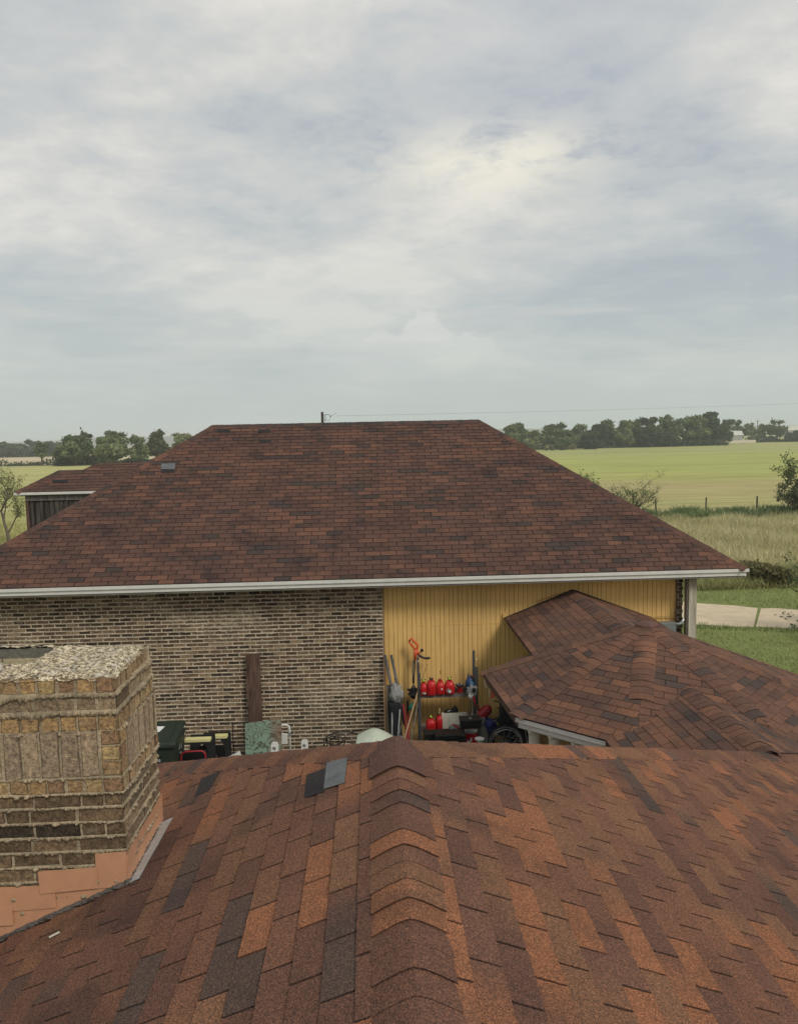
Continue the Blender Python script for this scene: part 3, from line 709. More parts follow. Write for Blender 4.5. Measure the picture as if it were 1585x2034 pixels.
# dormer geometry
DZ, DX0, DY0, DYR, DZR = 4.995, -7.54, 16.48, 17.3, 5.405; DXR = DX0+.62; DY1 = 2*DYR-DY0; DXE = -5.80; DXT = -5.1
DF = [(DX0, DY0, DZ), (DXE, DY0, DZ), (DXT, DYR, DZR), (DXR, DYR, DZR)]; DL = [(DX0, DY1, DZ), (DX0, DY0, DZ), (DXR, DYR, DZR)]
DB = [(DXE, DY1, DZ), (DX0, DY1, DZ), (DXR, DYR, DZR), (DXT, DYR, DZR)]
B0 = -6.48; BX = -6.2; BY = 17.22; BYR = 17.65; BZ = 5.36; BZR = 5.54
BF = [(B0, BY, BZ), (-5.15, BY, BZ), (-4.9, BYR, BZR), (BX, BYR, BZR)]; BL = [(B0, 2*BYR-BY, BZ), (B0, BY, BZ), (BX, BYR, BZR)]
dorm = child_empty('dormer', far)
res_d = tabs_on(DF, PAL_FAR, 41, gap=.011)+tabs_on(DL, PAL_FAR, 42)+tabs_on(DB, PAL_FAR, 43)+tabs_on(BF, PAL_FAR, 44)+tabs_on(BL, PAL_FAR, 45)
emit_pieces(res+res2, froof, 255, 'shingle', M['shingle'])
emit_pieces(res_d, dorm, 40, 'shingle', M['shingle'])
for ft in (DF, DL, DB, BF, BL): deck(ft, dorm)
nF, nL, nR, nB = (frame(q)[3] for q in (FF, FL, FR, FB))
cp = caps_on((X0, Y0, ZB), (XA, YR, ZT), nL, nF, PAL_FAR, 51, w=.30, soft=.02)+caps_on((X1, Y0, ZB), (XB, YR, ZT), nR, nF, PAL_FAR, 52, w=.30, soft=.02)
cp += caps_on((XB, YR, ZT), (XA, YR, ZT), nF, nB, [((.055, .045, .042), 2), ((.085, .052, .045), 2)], 53, w=.28, soft=.02, lift=.006)
cp += caps_on((X0, Y1, ZB), (XA, YR, ZT), nL, nB, PAL_FAR, 54)+caps_on((X1, Y1, ZB), (XB, YR, ZT), nR, nB, PAL_FAR, 55)
emit_pieces(cp, froof, 120, 'ridge_cap', M['shingle'])
nDF, nDL, nDB = (frame(q)[3] for q in (DF, DL, DB))
cp = caps_on((DX0, DY0, DZ), (DXR, DYR, DZR), nDL, nDF, PAL_FAR, 56, w=.26, soft=.015)+caps_on((DXR, DYR, DZR), (-6.4, DYR, DZR), nDF, nDB, PAL_FAR, 57, w=.22, lift=.004, soft=.02)
emit_pieces(cp, dorm, 30, 'ridge_cap', M['shingle'])
# dormer walls of blackened vertical boards
WX, WY = DX0+.21, DY0+.08
x = WX+.02; rg = random.Random(8)
MB().box((WX-.005, WY+.02, 4.2), (.06, .06, 1.4)).build('corner_board', M['brown_wood'], dorm)
while x < -5.95:
    w_ = .102; MB().box((x+w_/2+.03, WY+.02+rg.uniform(-.004, .004), 4.2), (w_-.016, .02, 1.42)).build('board', M['dark_board'], dorm); x += w_
MB().box(((WX-5.9)/2, WY+.045, 4.2), (-5.9-WX, .02, 1.42)).box((WX, (WY+DY1-.1)/2, 4.2), (.02, DY1-WY-.15, 1.42)).box(((WX-5.9)/2, DY1-.1, 4.2), (-5.9-WX, .02, 1.42)).build('wall', M['dark_board'], dorm)
MB().box(((DX0-5.85)/2, DY0-.012, DZ-.035), (-5.85-DX0+.03, .024, .052)).build('drip_edge', M['white'], dorm)
MB().box(((WX-5.9)/2+.0, WY-.006, DZ-.135), (-5.9-WX+.06, .03, .115)).box(((DX0-5.85)/2+.05, (DY0+WY)/2+.03, DZ-.075), (-5.95-DX0, .13, .016)).build('frieze_board', M['grey_wood'], dorm)
# roof vent and dark odd tabs
def on_face(P, px, py):
    P0, U, V, Nn = frame(P); d = cf+cr*((px-W0/2)/FPX)-cu*((py-H0/2)/FPX); k = (P0-CAM).dot(Nn)/d.dot(Nn); return CAM+d*k
def fpatch(name, pxs, h, m, cols=None, F=FF, par=None):
    Nn = frame(F)[3]; a = [on_face(F, x, y)+Nn*h for x, y in pxs]; b = [v-Nn*.012 for v in a]; n = len(a)
    return mesh_obj(name, a+b, [tuple(range(n))]+[(i, i+n, (i+1) % n+n, (i+1) % n) for i in range(n)], m, par or froof, cols)
v = fpatch('slipped_shingle', [(320, 934), (347, 934), (349, 922), (321, 923)], .030, M['slate']); v['label'] = 'torn grey shingle near the left hip'
for q in ([(320, 940), (348, 940), (347, 934), (320, 934)], [(431, 859), (458, 859), (457, 853.5), (431, 853.5)], [(513, 860), (538, 860), (537, 853.5), (512, 853.5)], [(514, 880), (538, 880), (538, 875), (515, 875)]):
    fpatch('shingle', q, .014, M['shingle'], [(.028, .026, .026)]*5)['label'] = 'blackened shingle tab'
fpatch('shingle', [(104, 960), (135, 959), (135, 954), (105, 954)], .016, M['shingle'], [(.022, .022, .022)]*5, DF, dorm)['label'] = 'blackened shingle tab'
# fascia, soffit
MB().box(((X0+X1)/2, Y0-.012, ZB-.040), (X1-X0+.05, .026, .058)).build('drip_edge', M['white'], far)
MB().box(((X0+X1)/2, Y0+.016, ZB-.100), (X1-X0-.05, .026, .09)).box((X1-.016, (Y0+Y1)/2, ZB-.09), (.026, Y1-Y0-.06, .15)).box((X0+.016, (Y0+Y1)/2, ZB-.09), (.026, Y1-Y0-.06, .15)).box(((X0+X1)/2, Y1-.016, ZB-.09), (X1-X0-.05, .026, .15)).build('fascia', M['white'], far)
MB().box(((X0+X1)/2, (Y0+Y1)/2, ZB-.175), (X1-X0-.1, Y1-Y0-.1, .02)).build('soffit', M['soffit'], far)
# walls
BX1 = .150; WYF = 14.60
wl = MB(); wl.box(((-7.75+BX1)/2, WYF+.154, 1.475), (BX1+7.75, .30, 3.43)); wl.build('brick_wall', M['mortar'], far); bw = [o for o in far.children if o.name.startswith('brick_wall')][0]
MB().box(((BX1+5.93)/2, WYF+.20, 1.475), (5.93-BX1, .24, 3.43)).build('siding_wall', plain('siding_backing', (.22, .135, .045), .9), far); sw = [o for o in far.children if o.name.startswith('siding_wall')][0]
MB().box((-7.6, 18.8, 1.475), (.3, 8.0, 3.43)).box((5.92, 18.8, 1.475), (.2, 7.9, 3.43)).box((-.8, 22.6, 1.475), (13.6, .3, 3.43)).build('rear_wall', plain('plain_brick_wall', (.17, .12, .085), .9, .3, 8), far)
rg = random.Random(77); bp = []; PB = [((.082, .053, .035), 6), ((.125, .082, .053), 6), ((.19, .135, .086), 4), ((.042, .029, .022), 5), ((.26, .185, .115), 3), ((.145, .087, .055), 3)]
hc, lc = .0755, .2235; nr = int(3.44/hc)
import mathutils.noise as mn
def smear(u, v):  # broad places where mortar was wiped over the bricks
    a = mn.noise((u*.55+3, v*.9, 0))+.5*mn.noise((u*2.2, v*3.3, 5)); return a
VS, FS = [], []
for k in range(nr):
    z = 3.18-hc*(k+.5); off = (k % 2)*.5*lc+rg.uniform(-.01, .01); u = BX1-.004-off*1.0
    if k % 2: # half brick at the corner
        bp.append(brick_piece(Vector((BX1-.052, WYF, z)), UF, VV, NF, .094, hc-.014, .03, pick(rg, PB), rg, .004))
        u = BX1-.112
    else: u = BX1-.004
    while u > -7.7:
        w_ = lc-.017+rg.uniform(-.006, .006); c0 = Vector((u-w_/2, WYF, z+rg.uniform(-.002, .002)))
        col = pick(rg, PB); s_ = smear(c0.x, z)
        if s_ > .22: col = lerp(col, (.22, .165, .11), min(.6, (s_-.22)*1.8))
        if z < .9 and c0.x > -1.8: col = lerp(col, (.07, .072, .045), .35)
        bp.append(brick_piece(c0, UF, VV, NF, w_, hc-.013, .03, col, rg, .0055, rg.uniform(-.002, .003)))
        u -= lc
    def pt(u_, v_, z=z): return max(0., smear(u_-7.7, v_)-.16)*.10*rg.random()
    vs, fs = drip_strip(Vector((-7.7, WYF, 0)), UF, VV, NF, 0, 7.7+BX1, z-hc/2, .012, rg, .026, .014, .009, pt)
    q = len(VS); VS += vs; FS += [tuple(i+q for i in f) for f in fs]
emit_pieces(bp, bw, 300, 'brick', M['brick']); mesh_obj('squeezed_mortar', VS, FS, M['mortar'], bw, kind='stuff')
x = BX1+.025; k = 0
while x < 5.90:
    w_ = .100 if k % 2 else .082; w_ = min(w_, 5.92-x)
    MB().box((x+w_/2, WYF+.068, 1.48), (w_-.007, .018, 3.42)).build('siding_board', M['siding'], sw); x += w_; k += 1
MB().box(((BX1+5.93)/2, WYF+.056, 2.32), (5.93-BX1-.02, .006, .007)).build('joint_strip', M['siding'], sw)
MB().box((BX1+.010, WYF+.03, 1.48), (.016, .06, 3.42)).build('corner_trim', M['tan_wood'], sw)
be = MB().box((5.985, WYF+.16, 1.475), (.085, .30, 3.43)).build('brick_pier', M['mortar'], far); rb = []
for k in range(nr):
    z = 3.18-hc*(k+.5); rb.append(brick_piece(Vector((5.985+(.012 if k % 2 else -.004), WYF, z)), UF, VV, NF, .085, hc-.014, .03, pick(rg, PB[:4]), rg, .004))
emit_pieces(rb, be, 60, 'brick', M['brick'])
ps = MB().box((6.125, 14.42, 1.475), (.15, .15, 3.43)).build('porch_post', M['post_wood'], far)
MB().box((6.033, 14.43, 1.48), (.028, .12, 3.42)).build('post_trim', plain('post_trim', (.20, .17, .13), .8), ps)
MB().box((6.11, 14.42, 3.165), (.23, .20, .03)).build('post_cap', M['grey_wood'], ps)
# wall services
sv = MB(); sv.box((at(1003, 1225, 14.6).x, 14.645, at(1003, 1225, 14.6).z), (.075, .05, .10)); sv.build('junction_box', M['siding'], sw)
def wire(name, pts, r, m, parent, Yd=14.62):
    P_ = [Vector((at(x, y, Yd).x, Yd+(dy), at(x, y, Yd).z)) for x, y, dy in pts]; return MB().tube(P_, r, 6).build(name, m, parent)
wmat = plain('painted_cable', (.30, .19, .07), .7)
wire('cable', [(1007, 1232, 0), (1008, 1226, 0), (1030, 1217, 0), (1060, 1205, -.01), (1073, 1192, -.02), (1100, 1183, 0), (1130, 1174, 0)], .006, wmat, sw)
wire('cable', [(1009, 1230, -.01), (1040, 1212, -.01), (1075, 1198, 0), (1110, 1183, 0), (1136, 1171, 0)], .005, M['dark_wire'], sw)
wire('cable', [(1135, 1172, 0), (1200, 1199, 0), (1270, 1227, 0)], .006, M['dark_wire'], sw)
wire('cable', [(1272, 1228, 0), (1320, 1225, 0), (1336, 1226, 0), (1341, 1232, 0)], .007, wmat, sw)
wire('cable', [(1341, 1215, 0), (1341, 1232, 0)], .008, wmat, sw)
c = at(1325, 1246, 14.5); mb_ = MB().box((c.x, 14.50, c.z-.02), (.30, .16, .24)).build('meter_box', M['meter_grey'], sw, bevel=.006)
c2 = [at(1338, 1241, 14.45), at(1350, 1239, 14.42), at(1356, 1236, 14.42), at(1358, 1230, 14.42)]
MB().tube([c2[0], c2[1], c2[2]+Vector((-.01, 0, 0)), c2[3]+Vector((0, 0, .01))], .028, 10).build('conduit_elbow', M['silver'], sw, smooth_=True)

# ------------------------------------------------------------------ the pavilion between the houses
pav = empty('pavilion', (0, 0, 0), 0, 'octagonal shingled porch roof on white columns, joined by ridges to both houses, right of centre', 'pavilion')
AC = Vector((4.02, 11.0, 3.155)); ze = 2.2; Rr = 2.43
PV = {k: Vector((AC.x+Rr*math.cos(math.radians(a)), AC.y+Rr*math.sin(math.radians(a)), ze)) for k, a in enumerate([22.5+45*i for i in range(8)])}
for k in (6, 7, 0, 1): PV[k] = AC+(PV[k]-AC)*1.32
PV[3] = onz(958, 1335, ze); PV[4] = onz(1022, 1423, ze)      # vertices 3,4 are the two left corners
proof = child_empty('roof', pav); res = []
for i in range(8):
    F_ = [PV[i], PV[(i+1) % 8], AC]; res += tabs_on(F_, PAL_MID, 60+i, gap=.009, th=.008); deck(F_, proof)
CXc, CZ, CEX = 4.10, 2.605, 1.30
CL = [(CXc-CEX, 9.98, 2.2), (CXc-CEX, 7.60, 2.2), (CXc, 7.60, CZ), (CXc, 9.98, CZ)]; CR = [(CXc+1.9, 9.31, CZ-.84), (CXc+1.9, 9.98, CZ-.84), (CXc, 9.98, CZ), (CXc, 7.60, CZ)]
GX, GZ = 3.865, 2.93
GL = [(GX-1.335, 14.585, 2.43), (GX-1.335, 11.3, 2.43), (GX, 11.3, GZ), (GX, 14.585, GZ)]; GR = [(GX+1.55, 11.3, 2.35), (GX+1.55, 14.585, 2.35), (GX, 14.585, GZ), (GX, 11.3, GZ)]
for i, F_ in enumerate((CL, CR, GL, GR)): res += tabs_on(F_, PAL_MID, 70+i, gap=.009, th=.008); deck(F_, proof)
def hidden(r):    # drop tabs that lie under a higher roof piece
    c = sum((Vector(v) for v in r[1]), Vector())/len(r[1]); n = len(r[1])//2
    best = -9
    for i in range(8):
        a, b = PV[i], PV[(i+1) % 8]; P0, U, V, Nn = frame([a, b, AC]); q = [((Vector(p)-P0).dot(U), (Vector(p)-P0).dot(V)) for p in (a, b, AC)]
        zz_ = P0.z-((c.x-P0.x)*Nn.x+(c.y-P0.y)*Nn.y)/Nn.z
        pt_ = Vector((c.x, c.y, zz_))-P0; u, v = pt_.dot(U), pt_.dot(V); q = ccw(q)
        if all((q[(j+1) % 3][0]-q[j][0])*(v-q[j][1])-(q[(j+1) % 3][1]-q[j][1])*(u-q[j][0]) >= 0 for j in range(3)): best = max(best, zz_)
    if CL[0][0] < c.x < CR[0][0]+0 and 7.6 < c.y < 9.98: best = max(best, CZ-abs(c.x-CXc)*((CZ-2.2)/CEX if c.x < CXc else .442))
    return best > c.z+.05
res = [r for r in res if not hidden(r)]
emit_pieces(res, proof, 300, 'shingle', M['shingle'])
cp = []
fn = {i: frame([PV[i], PV[(i+1) % 8], AC])[3] for i in range(8)}
for i in range(8):
    A = PV[i]; 
    if i == 6: A = AC.lerp(PV[i], .62)
    if i == 5: A = AC.lerp(PV[i], .66)
    cp += caps_on(A, AC.lerp(PV[i], .03), fn[i], fn[(i-1) % 8], PAL_MID, 80+i, w=.30, soft=.04, lift=.009, th=.006)
cp += caps_on((CXc, 7.60, CZ), (CXc, 9.80, CZ), frame(CL)[3], frame(CR)[3], PAL_MID, 90, w=.34, soft=.045, lift=.009)
cp += caps_on((GX, 11.4, GZ), (GX, 14.57, GZ), frame(GL)[3], frame(GR)[3], PAL_MID, 91, w=.34, soft=.045, lift=.009)
emit_pieces(cp, proof, 200, 'ridge_cap', M['shingle'])
MB().lathe([(.17, -.045), (.16, .0), (.09, .028), (.02, .036)], (AC.x, AC.y, AC.z-.012), 8).build('peak_cap', plain('peak_shingle', (.115, .060, .046), .9, .3, 60), proof)
# dark wall flashing over the walkway gable
fl = MB()
for a, b in (((GX-1.36, 2.425), (GX, GZ+.015)), ((GX+1.56, 2.345), (GX, GZ+.015))):
    A, B = Vector((a[0], 14.595, a[1])), Vector((b[0], 14.595, b[1])); fl.tube([A, B], .016, 6)
fl.build('wall_flashing', M['deck'], proof)
# eave fascia along each side, gutters of the connecting roofs
for i in range(8):
    a, b = PV[i], PV[(i+1) % 8]; d = (b-a); L = d.length; ang = math.atan2(d.y, d.x); c = (a+b)/2; inw = (Vector((AC.x, AC.y, c.z))-c).normalized()
    def bar(mb, i0, i1, z0, z1, cut):
        e = d.normalized()*cut; q = [p_+inw*k_+Vector((0, 0, z_)) for z_ in (z0, z1) for p_, k_ in ((a+e, i0), (b-e, i0), (b-e*1.6, i1), (a+e*1.6, i1))]
        return mb.add(q, [(0, 3, 2, 1), (4, 5, 6, 7), (0, 1, 5, 4), (1, 2, 6, 5), (2, 3, 7, 6), (3, 0, 4, 7)])
    fb = MB(); bar(fb, .008, .033, -.08, -.012, .006); bar(fb, .043, .068, -.162, -.068, .03); fb.build('fascia', M['brown_wood'] if i in (3, 0) else M['white'], pav)
    sb = MB(); bar(sb, .06, .55, -.175, -.160, .05); sb.build('soffit', M['soffit'], pav)
for c_, s_ in (((GX-1.30, 12.95, 2.36), (.02, 3.2, .06)), ((CXc-CEX+.012, 8.9, 2.145), (.025, 1.8, .09)), ((GX+1.54, 12.95, 2.30), (.025, 3.3, .09))): MB().box(c_, s_).build('eave_trim', M['brown_wood'], pav)
def column(x, y):
    c = MB(); k0 = []; n = 32
    prof = [(.0, 1.0), (1.98, 1.0)]; vs = []
    for z in (-.1, 2.02):
        for j in range(n):
            t = 2*math.pi*j/n; r = .075*(1-.07*(j % 2)*1.0); vs.append((x+r*math.cos(t), y+r*math.sin(t), z))
    c.add(vs, [(j, (j+1) % n, n+(j+1) % n, n+j) for j in range(n)])
    o = c.build('column', M['cream'], pav)
    MB().box((x, y, 2.03), (.19, .19, .05)).build('capital', M['cream'], o); MB().box((x, y, -.06), (.2, .2, .08)).build('base', M['cream'], o)
p2, p3, p1 = PV[4], PV[5], PV[3]
for px in (1061, 1101, 1147):   # the three columns seen under the near-left eave
    # ray meets the line p2-p3 set 0.14 m inwards
    inw = (Vector((AC.x, AC.y, ze))-(p2+p3)/2).normalized()*.16; a, b = p2+inw, p3+inw
    d = cf+cr*((px-W0/2)/FPX)-cu*((1460-H0/2)/FPX); dx, dy = d.x, d.y
    t = (a.x*dy-a.y*dx)/((a.x-b.x)*dy-(a.y-b.y)*dx); q = a+(b-a)*t; column(q.x, q.y)
for k in (0, 1, 2, 6, 7): q = AC.lerp(PV[k], .93 if k == 2 else .68); column(q.x, q.y)
MB().box((4.3, 11.2, -.15), (4.2, 4.2, .12)).build('floor_slab', plain('slab_concrete', (.25, .23, .2), .9), pav)
# ------------------------------------------------------------------ vegetation
def leaf_mat(name):
    m, t, b = new_mat(name); a = t.nodes.new('ShaderNodeAttribute'); a.attribute_name = 'tint'
    t.links.new(a.outputs['Color'], b.inputs['Base Color']); b.inputs['Roughness'].default_value = .75; b.inputs['Specular IOR Level'].default_value = .2
    tr = t.nodes.new('ShaderNodeBsdfTranslucent'); t.links.new(a.outputs['Color'], tr.inputs[0]); mx = t.nodes.new('ShaderNodeMixShader'); mx.inputs[0].default_value = .3
    t.links.new(b.outputs[0], mx.inputs[1]); t.links.new(tr.outputs[0], mx.inputs[2]); t.links.new(mx.outputs[0], t.nodes['Material Output'].inputs[0]); return m
M['leaf'] = leaf_mat('foliage'); M['bark'] = plain('bark', (.13, .11, .085), .9, .4, 8); M['darkbark'] = plain('dark_bark', (.06, .05, .04), .9, .4, 8)
def quads(name, V, nv, cols, m, parent=None, kind=None):
    """V: (n*nv,3) numpy; n faces of nv corners; cols (n,3)"""
    n = len(V)//nv; me = bpy.data.meshes.new(name); me.vertices.add(len(V)); me.vertices.foreach_set('co', V.astype(np.float32).ravel())
    me.loops.add(len(V)); me.loops.foreach_set('vertex_index', np.arange(len(V), dtype=np.int32))
    me.polygons.add(n); me.polygons.foreach_set('loop_start', np.arange(0, len(V), nv, dtype=np.int32)); 
    me.update(calc_edges=True)
    ca = me.color_attributes.new('tint', 'FLOAT_COLOR', 'CORNER'); a = np.ones((len(V), 4), np.float32); a[:, :3] = np.repeat(cols, nv, axis=0); ca.data.foreach_set('color', a.ravel())
    me.materials.append(m); me.validate()
    o = bpy.data.objects.new(name, me); COL.objects.link(o)
    if parent is not None: o.parent = parent
    if kind: o['kind'] = kind
    return o
def rot_axes(r, n, flat=0.):
    a = r.normal(size=(n, 3)); a[:, 2] *= (1-flat); a /= np.linalg.norm(a, axis=1)[:, None]; b = r.normal(size=(n, 3)); b -= a*(a*b).sum(1)[:, None]; b /= np.linalg.norm(b, axis=1)[:, None]; return a, b
def leaves(r, C, s, asp=.62):
    n = len(C); a, b = rot_axes(r, n); sz = (s*r.uniform(.6, 1.3, n))[:, None]; a = a*sz; b = b*sz*asp
    V = np.stack([C-a, C+b*.9-a*.1, C+a, C-b*.9+a*.15], 1); return V.reshape(-1, 3)
def crown_pts(r, c, rad, clumps, n, zlo=-1.):
    """clump centres on and in an uneven ellipsoid, points gathered about them"""
    d = r.normal(size=(clumps, 3)); d /= np.linalg.norm(d, axis=1)[:, None]; d *= (r.uniform(.12, 1, clumps)**.5)[:, None]; d[:, 2] -= .0; d[:, 2] = np.maximum(d[:, 2], zlo)
    cc = c+d*rad*r.uniform(.72, 1.05, (clumps, 1)); cr_ = r.uniform(.24, .46, clumps)*min(rad[0], rad[2]*1.4)
    k = r.integers(0, clumps, n); q = r.normal(size=(n, 3)); q /= np.linalg.norm(q, axis=1)[:, None]; q *= (r.uniform(0.15, 1, n)**.4)[:, None]
    P_ = cc[k]+q*cr_[k][:, None]*np.array([1.15, 1.15, .85]); tone = r.uniform(.68, 1.32, clumps)[k]*r.uniform(.75, 1.25, n); return P_, tone
def tree(x, y, h, w, col, seed, label, group=None, leaf=.5, n=2600, base=.12, trunk=True, cat='tree', clumps=26, zg=None, name='tree', depth=None):
    r = np.random.default_rng(seed); zg = G0 if zg is None else zg
    e = empty(name, (x, y, zg), 0, label, cat, group)
    rad = np.array([w/2*.82, (depth or w)/2*.82, h*(1-base)/2*.86]); c = np.array([0, 0, h*(base+(1-base)/2)])
    P_, tone = crown_pts(r, c, rad, clumps, n)
    # a ragged top
    kk = max(2, clumps//6)
    for _ in range(kk):
        m_ = n//26; q = np.array([r.uniform(-.6, .6)*w/2, r.uniform(-.4, .4)*w/2, h*r.uniform(.86, 1.0)]); P2 = q+r.normal(size=(m_, 3))*np.array([w*.06, w*.06, h*.045]); P_ = np.vstack([P_, P2]); tone = np.append(tone, r.uniform(.7, 1.1, m_))
    P_[:, 2] = np.maximum(P_[:, 2], .03*h)
    cols = np.array(col)[None, :]*tone[:, None]*np.stack([r.uniform(.9, 1.15, len(P_)), np.ones(len(P_)), r.uniform(.8, 1.1, len(P_))], 1)
    quads('crown', leaves(r, P_, leaf), 4, cols, M['leaf'], e)
    if trunk:
        mb = MB(); tr = h*.022+.05; rg = random.Random(seed); mb.tube([(0, 0, -.1), (rg.uniform(-.1, .1)*tr, 0, h*.25), (rg.uniform(-.3, .3), rg.uniform(-.3, .3), h*.6)], [tr*1.25, tr, tr*.45], 7)
        for _ in range(5):
            a = rg.uniform(0, 6.3); z = h*rg.uniform(.18, .4); mb.tube([(0, 0, z), (math.cos(a)*w*.16, math.sin(a)*w*.16, z+h*.16), (math.cos(a)*w*.3, math.sin(a)*w*.3, z+h*.3)], [tr*.6, tr*.4, tr*.15], 5)
        mb.build('trunk', M['bark'], e)
    return e
def bare(x, y, h, spread, seed, label, stems=1, levels=5, cat='tree', name='bare_tree', group=None, leafy=0, lc=(.10, .12, .05), r0=.05, mat='bark', ls=.05, up=.5, bare_low=.3):
    rg = random.Random(seed); e = empty(name, (x, y, G0), 0, label, cat, group); mb = MB(); tips = []
    def grow(p, d, L, r, lv):
        q = p; pts = [p]; rr = [r]
        for k in range(3):
            d = (d+Vector((rg.gauss(0, .12), rg.gauss(0, .12), rg.gauss(0, .06)+.04))).normalized(); q = q+d*L/3; pts.append(q); rr.append(r*(1-.18*(k+1)))
            if lv < levels-1: tips.append(q)
        mb.tube(pts, rr, 5 if lv > 2 else 3)
        if lv == 0: return
        for _ in range(rg.choice((2, 3, 3, 4)) if lv > 1 else 3):
            s_ = rg.choice(pts[1:]); a = rg.uniform(0, 6.3); o_ = Vector((math.cos(a), math.sin(a), rg.uniform(.0, up))); grow(s_, (d*.75+o_*spread).normalized(), L*rg.uniform(.5, .75), r*.5, lv-1)
    for s_ in range(stems):
        a = rg.uniform(0, 6.3); d = Vector((math.cos(a)*.6*(stems > 1), math.sin(a)*.6*(stems > 1), 1)).normalized()
        if stems == 1: grow(Vector((0, 0, 0)), d, h*.45, r0, levels)
        else: grow(Vector((math.cos(a)*.15, math.sin(a)*.15, 0)), d, h*.42, r0, levels-1)
    mb.build('branches', M[mat], e)
    if leafy:
        r = np.random.default_rng(seed); T = np.array([tuple(t) for t in tips]); k = r.integers(0, len(T), leafy); P_ = T[k]+r.normal(size=(leafy, 3))*h*.025
        quads('leaves', leaves(r, P_, ls), 4, np.array(lc)[None, :]*r.uniform(.6, 1.5, (leafy, 1)), M['leaf'], e)
    return e
def px_tree(x0, x1, ytop, ybase, Y, col, seed, label, **k):
    """a tree at distance Y spanning those picture columns"""
    a, b = at(x0, ybase, Y), at(x1, ybase, Y); t = at((x0+x1)/2, ytop, Y); return tree((a.x+b.x)/2, Y, t.z-G0, b.x-a.x, col, seed, label, **k)
GD, GM, GL_ = (.14, .18, .085), (.185, .225, .105), (.235, .265, .125)
k_ = dict(group='trees along the far left hedgerow')
# far treeline at the left edge, beyond the dry field
for i, (x0, x1, yt) in enumerate([(-40, 10, 884), (-4, 40, 881), (25, 62, 883), (50, 92, 877), (82, 128, 879), (108, 150, 882), (-75, -25, 882), (-110, -60, 880)]):
    px_tree(x0, x1, yt, 908, 470, (.11, .14, .08), 100+i, ['grey-green tree in the far left treeline, '+['at the very frame edge', 'second from the frame edge', 'low between two domes', 'behind the lone bare-trunked tree', 'right of the lone tree', 'touching the broad round tree', 'just out at the left', 'farthest out at the left'][i]][0], group='trees in the far left treeline', leaf=1.1, n=2600, base=.0, trunk=False, clumps=18)
px_tree(66, 101, 880, 921, 250, GD, 120, 'small lone dark tree with a bare trunk standing in the dry field, far left', leaf=.45, n=900, base=.25, clumps=14, name='lone_tree')
px_tree(112, 190, 866, 922, 240, GD, 121, 'broad round dark tree, leftmost of the left tree clump', leaf=.62, n=4200, base=.02, **k_)
px_tree(150, 186, 856, 905, 243, GD, 122, 'taller sparse treetop behind the broad round tree at left', leaf=.5, n=900, base=.5, clumps=12, **k_)
px_tree(186, 254, 874, 923, 236, GM, 123, 'lighter rounded tree in the middle of the left clump', leaf=.6, n=4000, base=.02, **k_)
px_tree(190, 262, 859, 915, 252, GD, 124, 'tall dark tree behind the rounded one in the left clump', leaf=.6, n=3600, base=.1, **k_)
px_tree(255, 300, 868, 922, 240, GM, 125, 'narrow pale green tree right of the middle of the left clump', leaf=.55, n=2600, base=.02, **k_)
px_tree(282, 340, 860, 922, 246, (.105, .118, .058), 126, 'olive tree beside the left roof hip', leaf=.58, n=3400, base=.02, **k_)
px_tree(300, 322, 854, 880, 250, GD, 127, 'dark pointed treetop rising above the olive tree', leaf=.45, n=700, base=.2, clumps=9, **k_)
px_tree(335, 400, 861, 922, 262, GL_, 128, 'feathery light green tree just above the left roof slope', leaf=.5, n=3000, base=.05, **k_)
kr = dict(group='trees along the right field edge')
R_ = [(998, 1052, 842, 893, 335, GM, 'round pale green tree at the left end of the right treeline'), (1040, 1075, 858, 893, 330, GL_, 'low light green tree next to the right roof hip'),
      (1068, 1130, 845, 893, 345, GD, 'dark domed tree second from the left in the right treeline'), (1085, 1150, 856, 894, 330, GD, 'low dark tree in front of the domed one'),
      (1125, 1178, 846, 893, 350, GM, 'mid green tree with a faint bare top'), (1165, 1215, 844, 893, 345, (.085, .10, .05), 'greyish tree left of the tall ragged one'),
      (1150, 1195, 866, 894, 326, (.055, .085, .045), 'small very dark bush-like tree at the foot of the treeline'), (1180, 1226, 834, 888, 352, GD, 'ragged-topped tall tree near the middle of the treeline'),
      (1208, 1262, 840, 892, 345, GM, 'wide green tree right of the ragged tall one'), (1240, 1290, 836, 891, 352, GD, 'dark upright tree in the middle of the right treeline'),
      (1268, 1318, 834, 890, 340, (.08, .098, .05), 'grey-green tree with mottled crown'), (1302, 1340, 828, 872, 360, GM, 'pale sparse treetop sticking up behind the others'),
      (1310, 1366, 836, 888, 345, GD, 'dark full tree left of the tallest one'), (1350, 1410, 828, 887, 350, GM, 'big green tree beside the tallest one'),
      (1388, 1446, 822, 884, 352, (.070, .092, .046), 'tallest dark tree at the right end of the dense row'), (1425, 1458, 838, 868, 380, GD, 'lower tree behind the white farm roof')]
for i, (x0, x1, yt, yb, Y_, c_, lb) in enumerate(R_):
    px_tree(x0, x1, yt, yb, Y_, c_, 140+i, lb, leaf=.75, n=4200, base=.0, trunk=False, clumps=26, **kr)
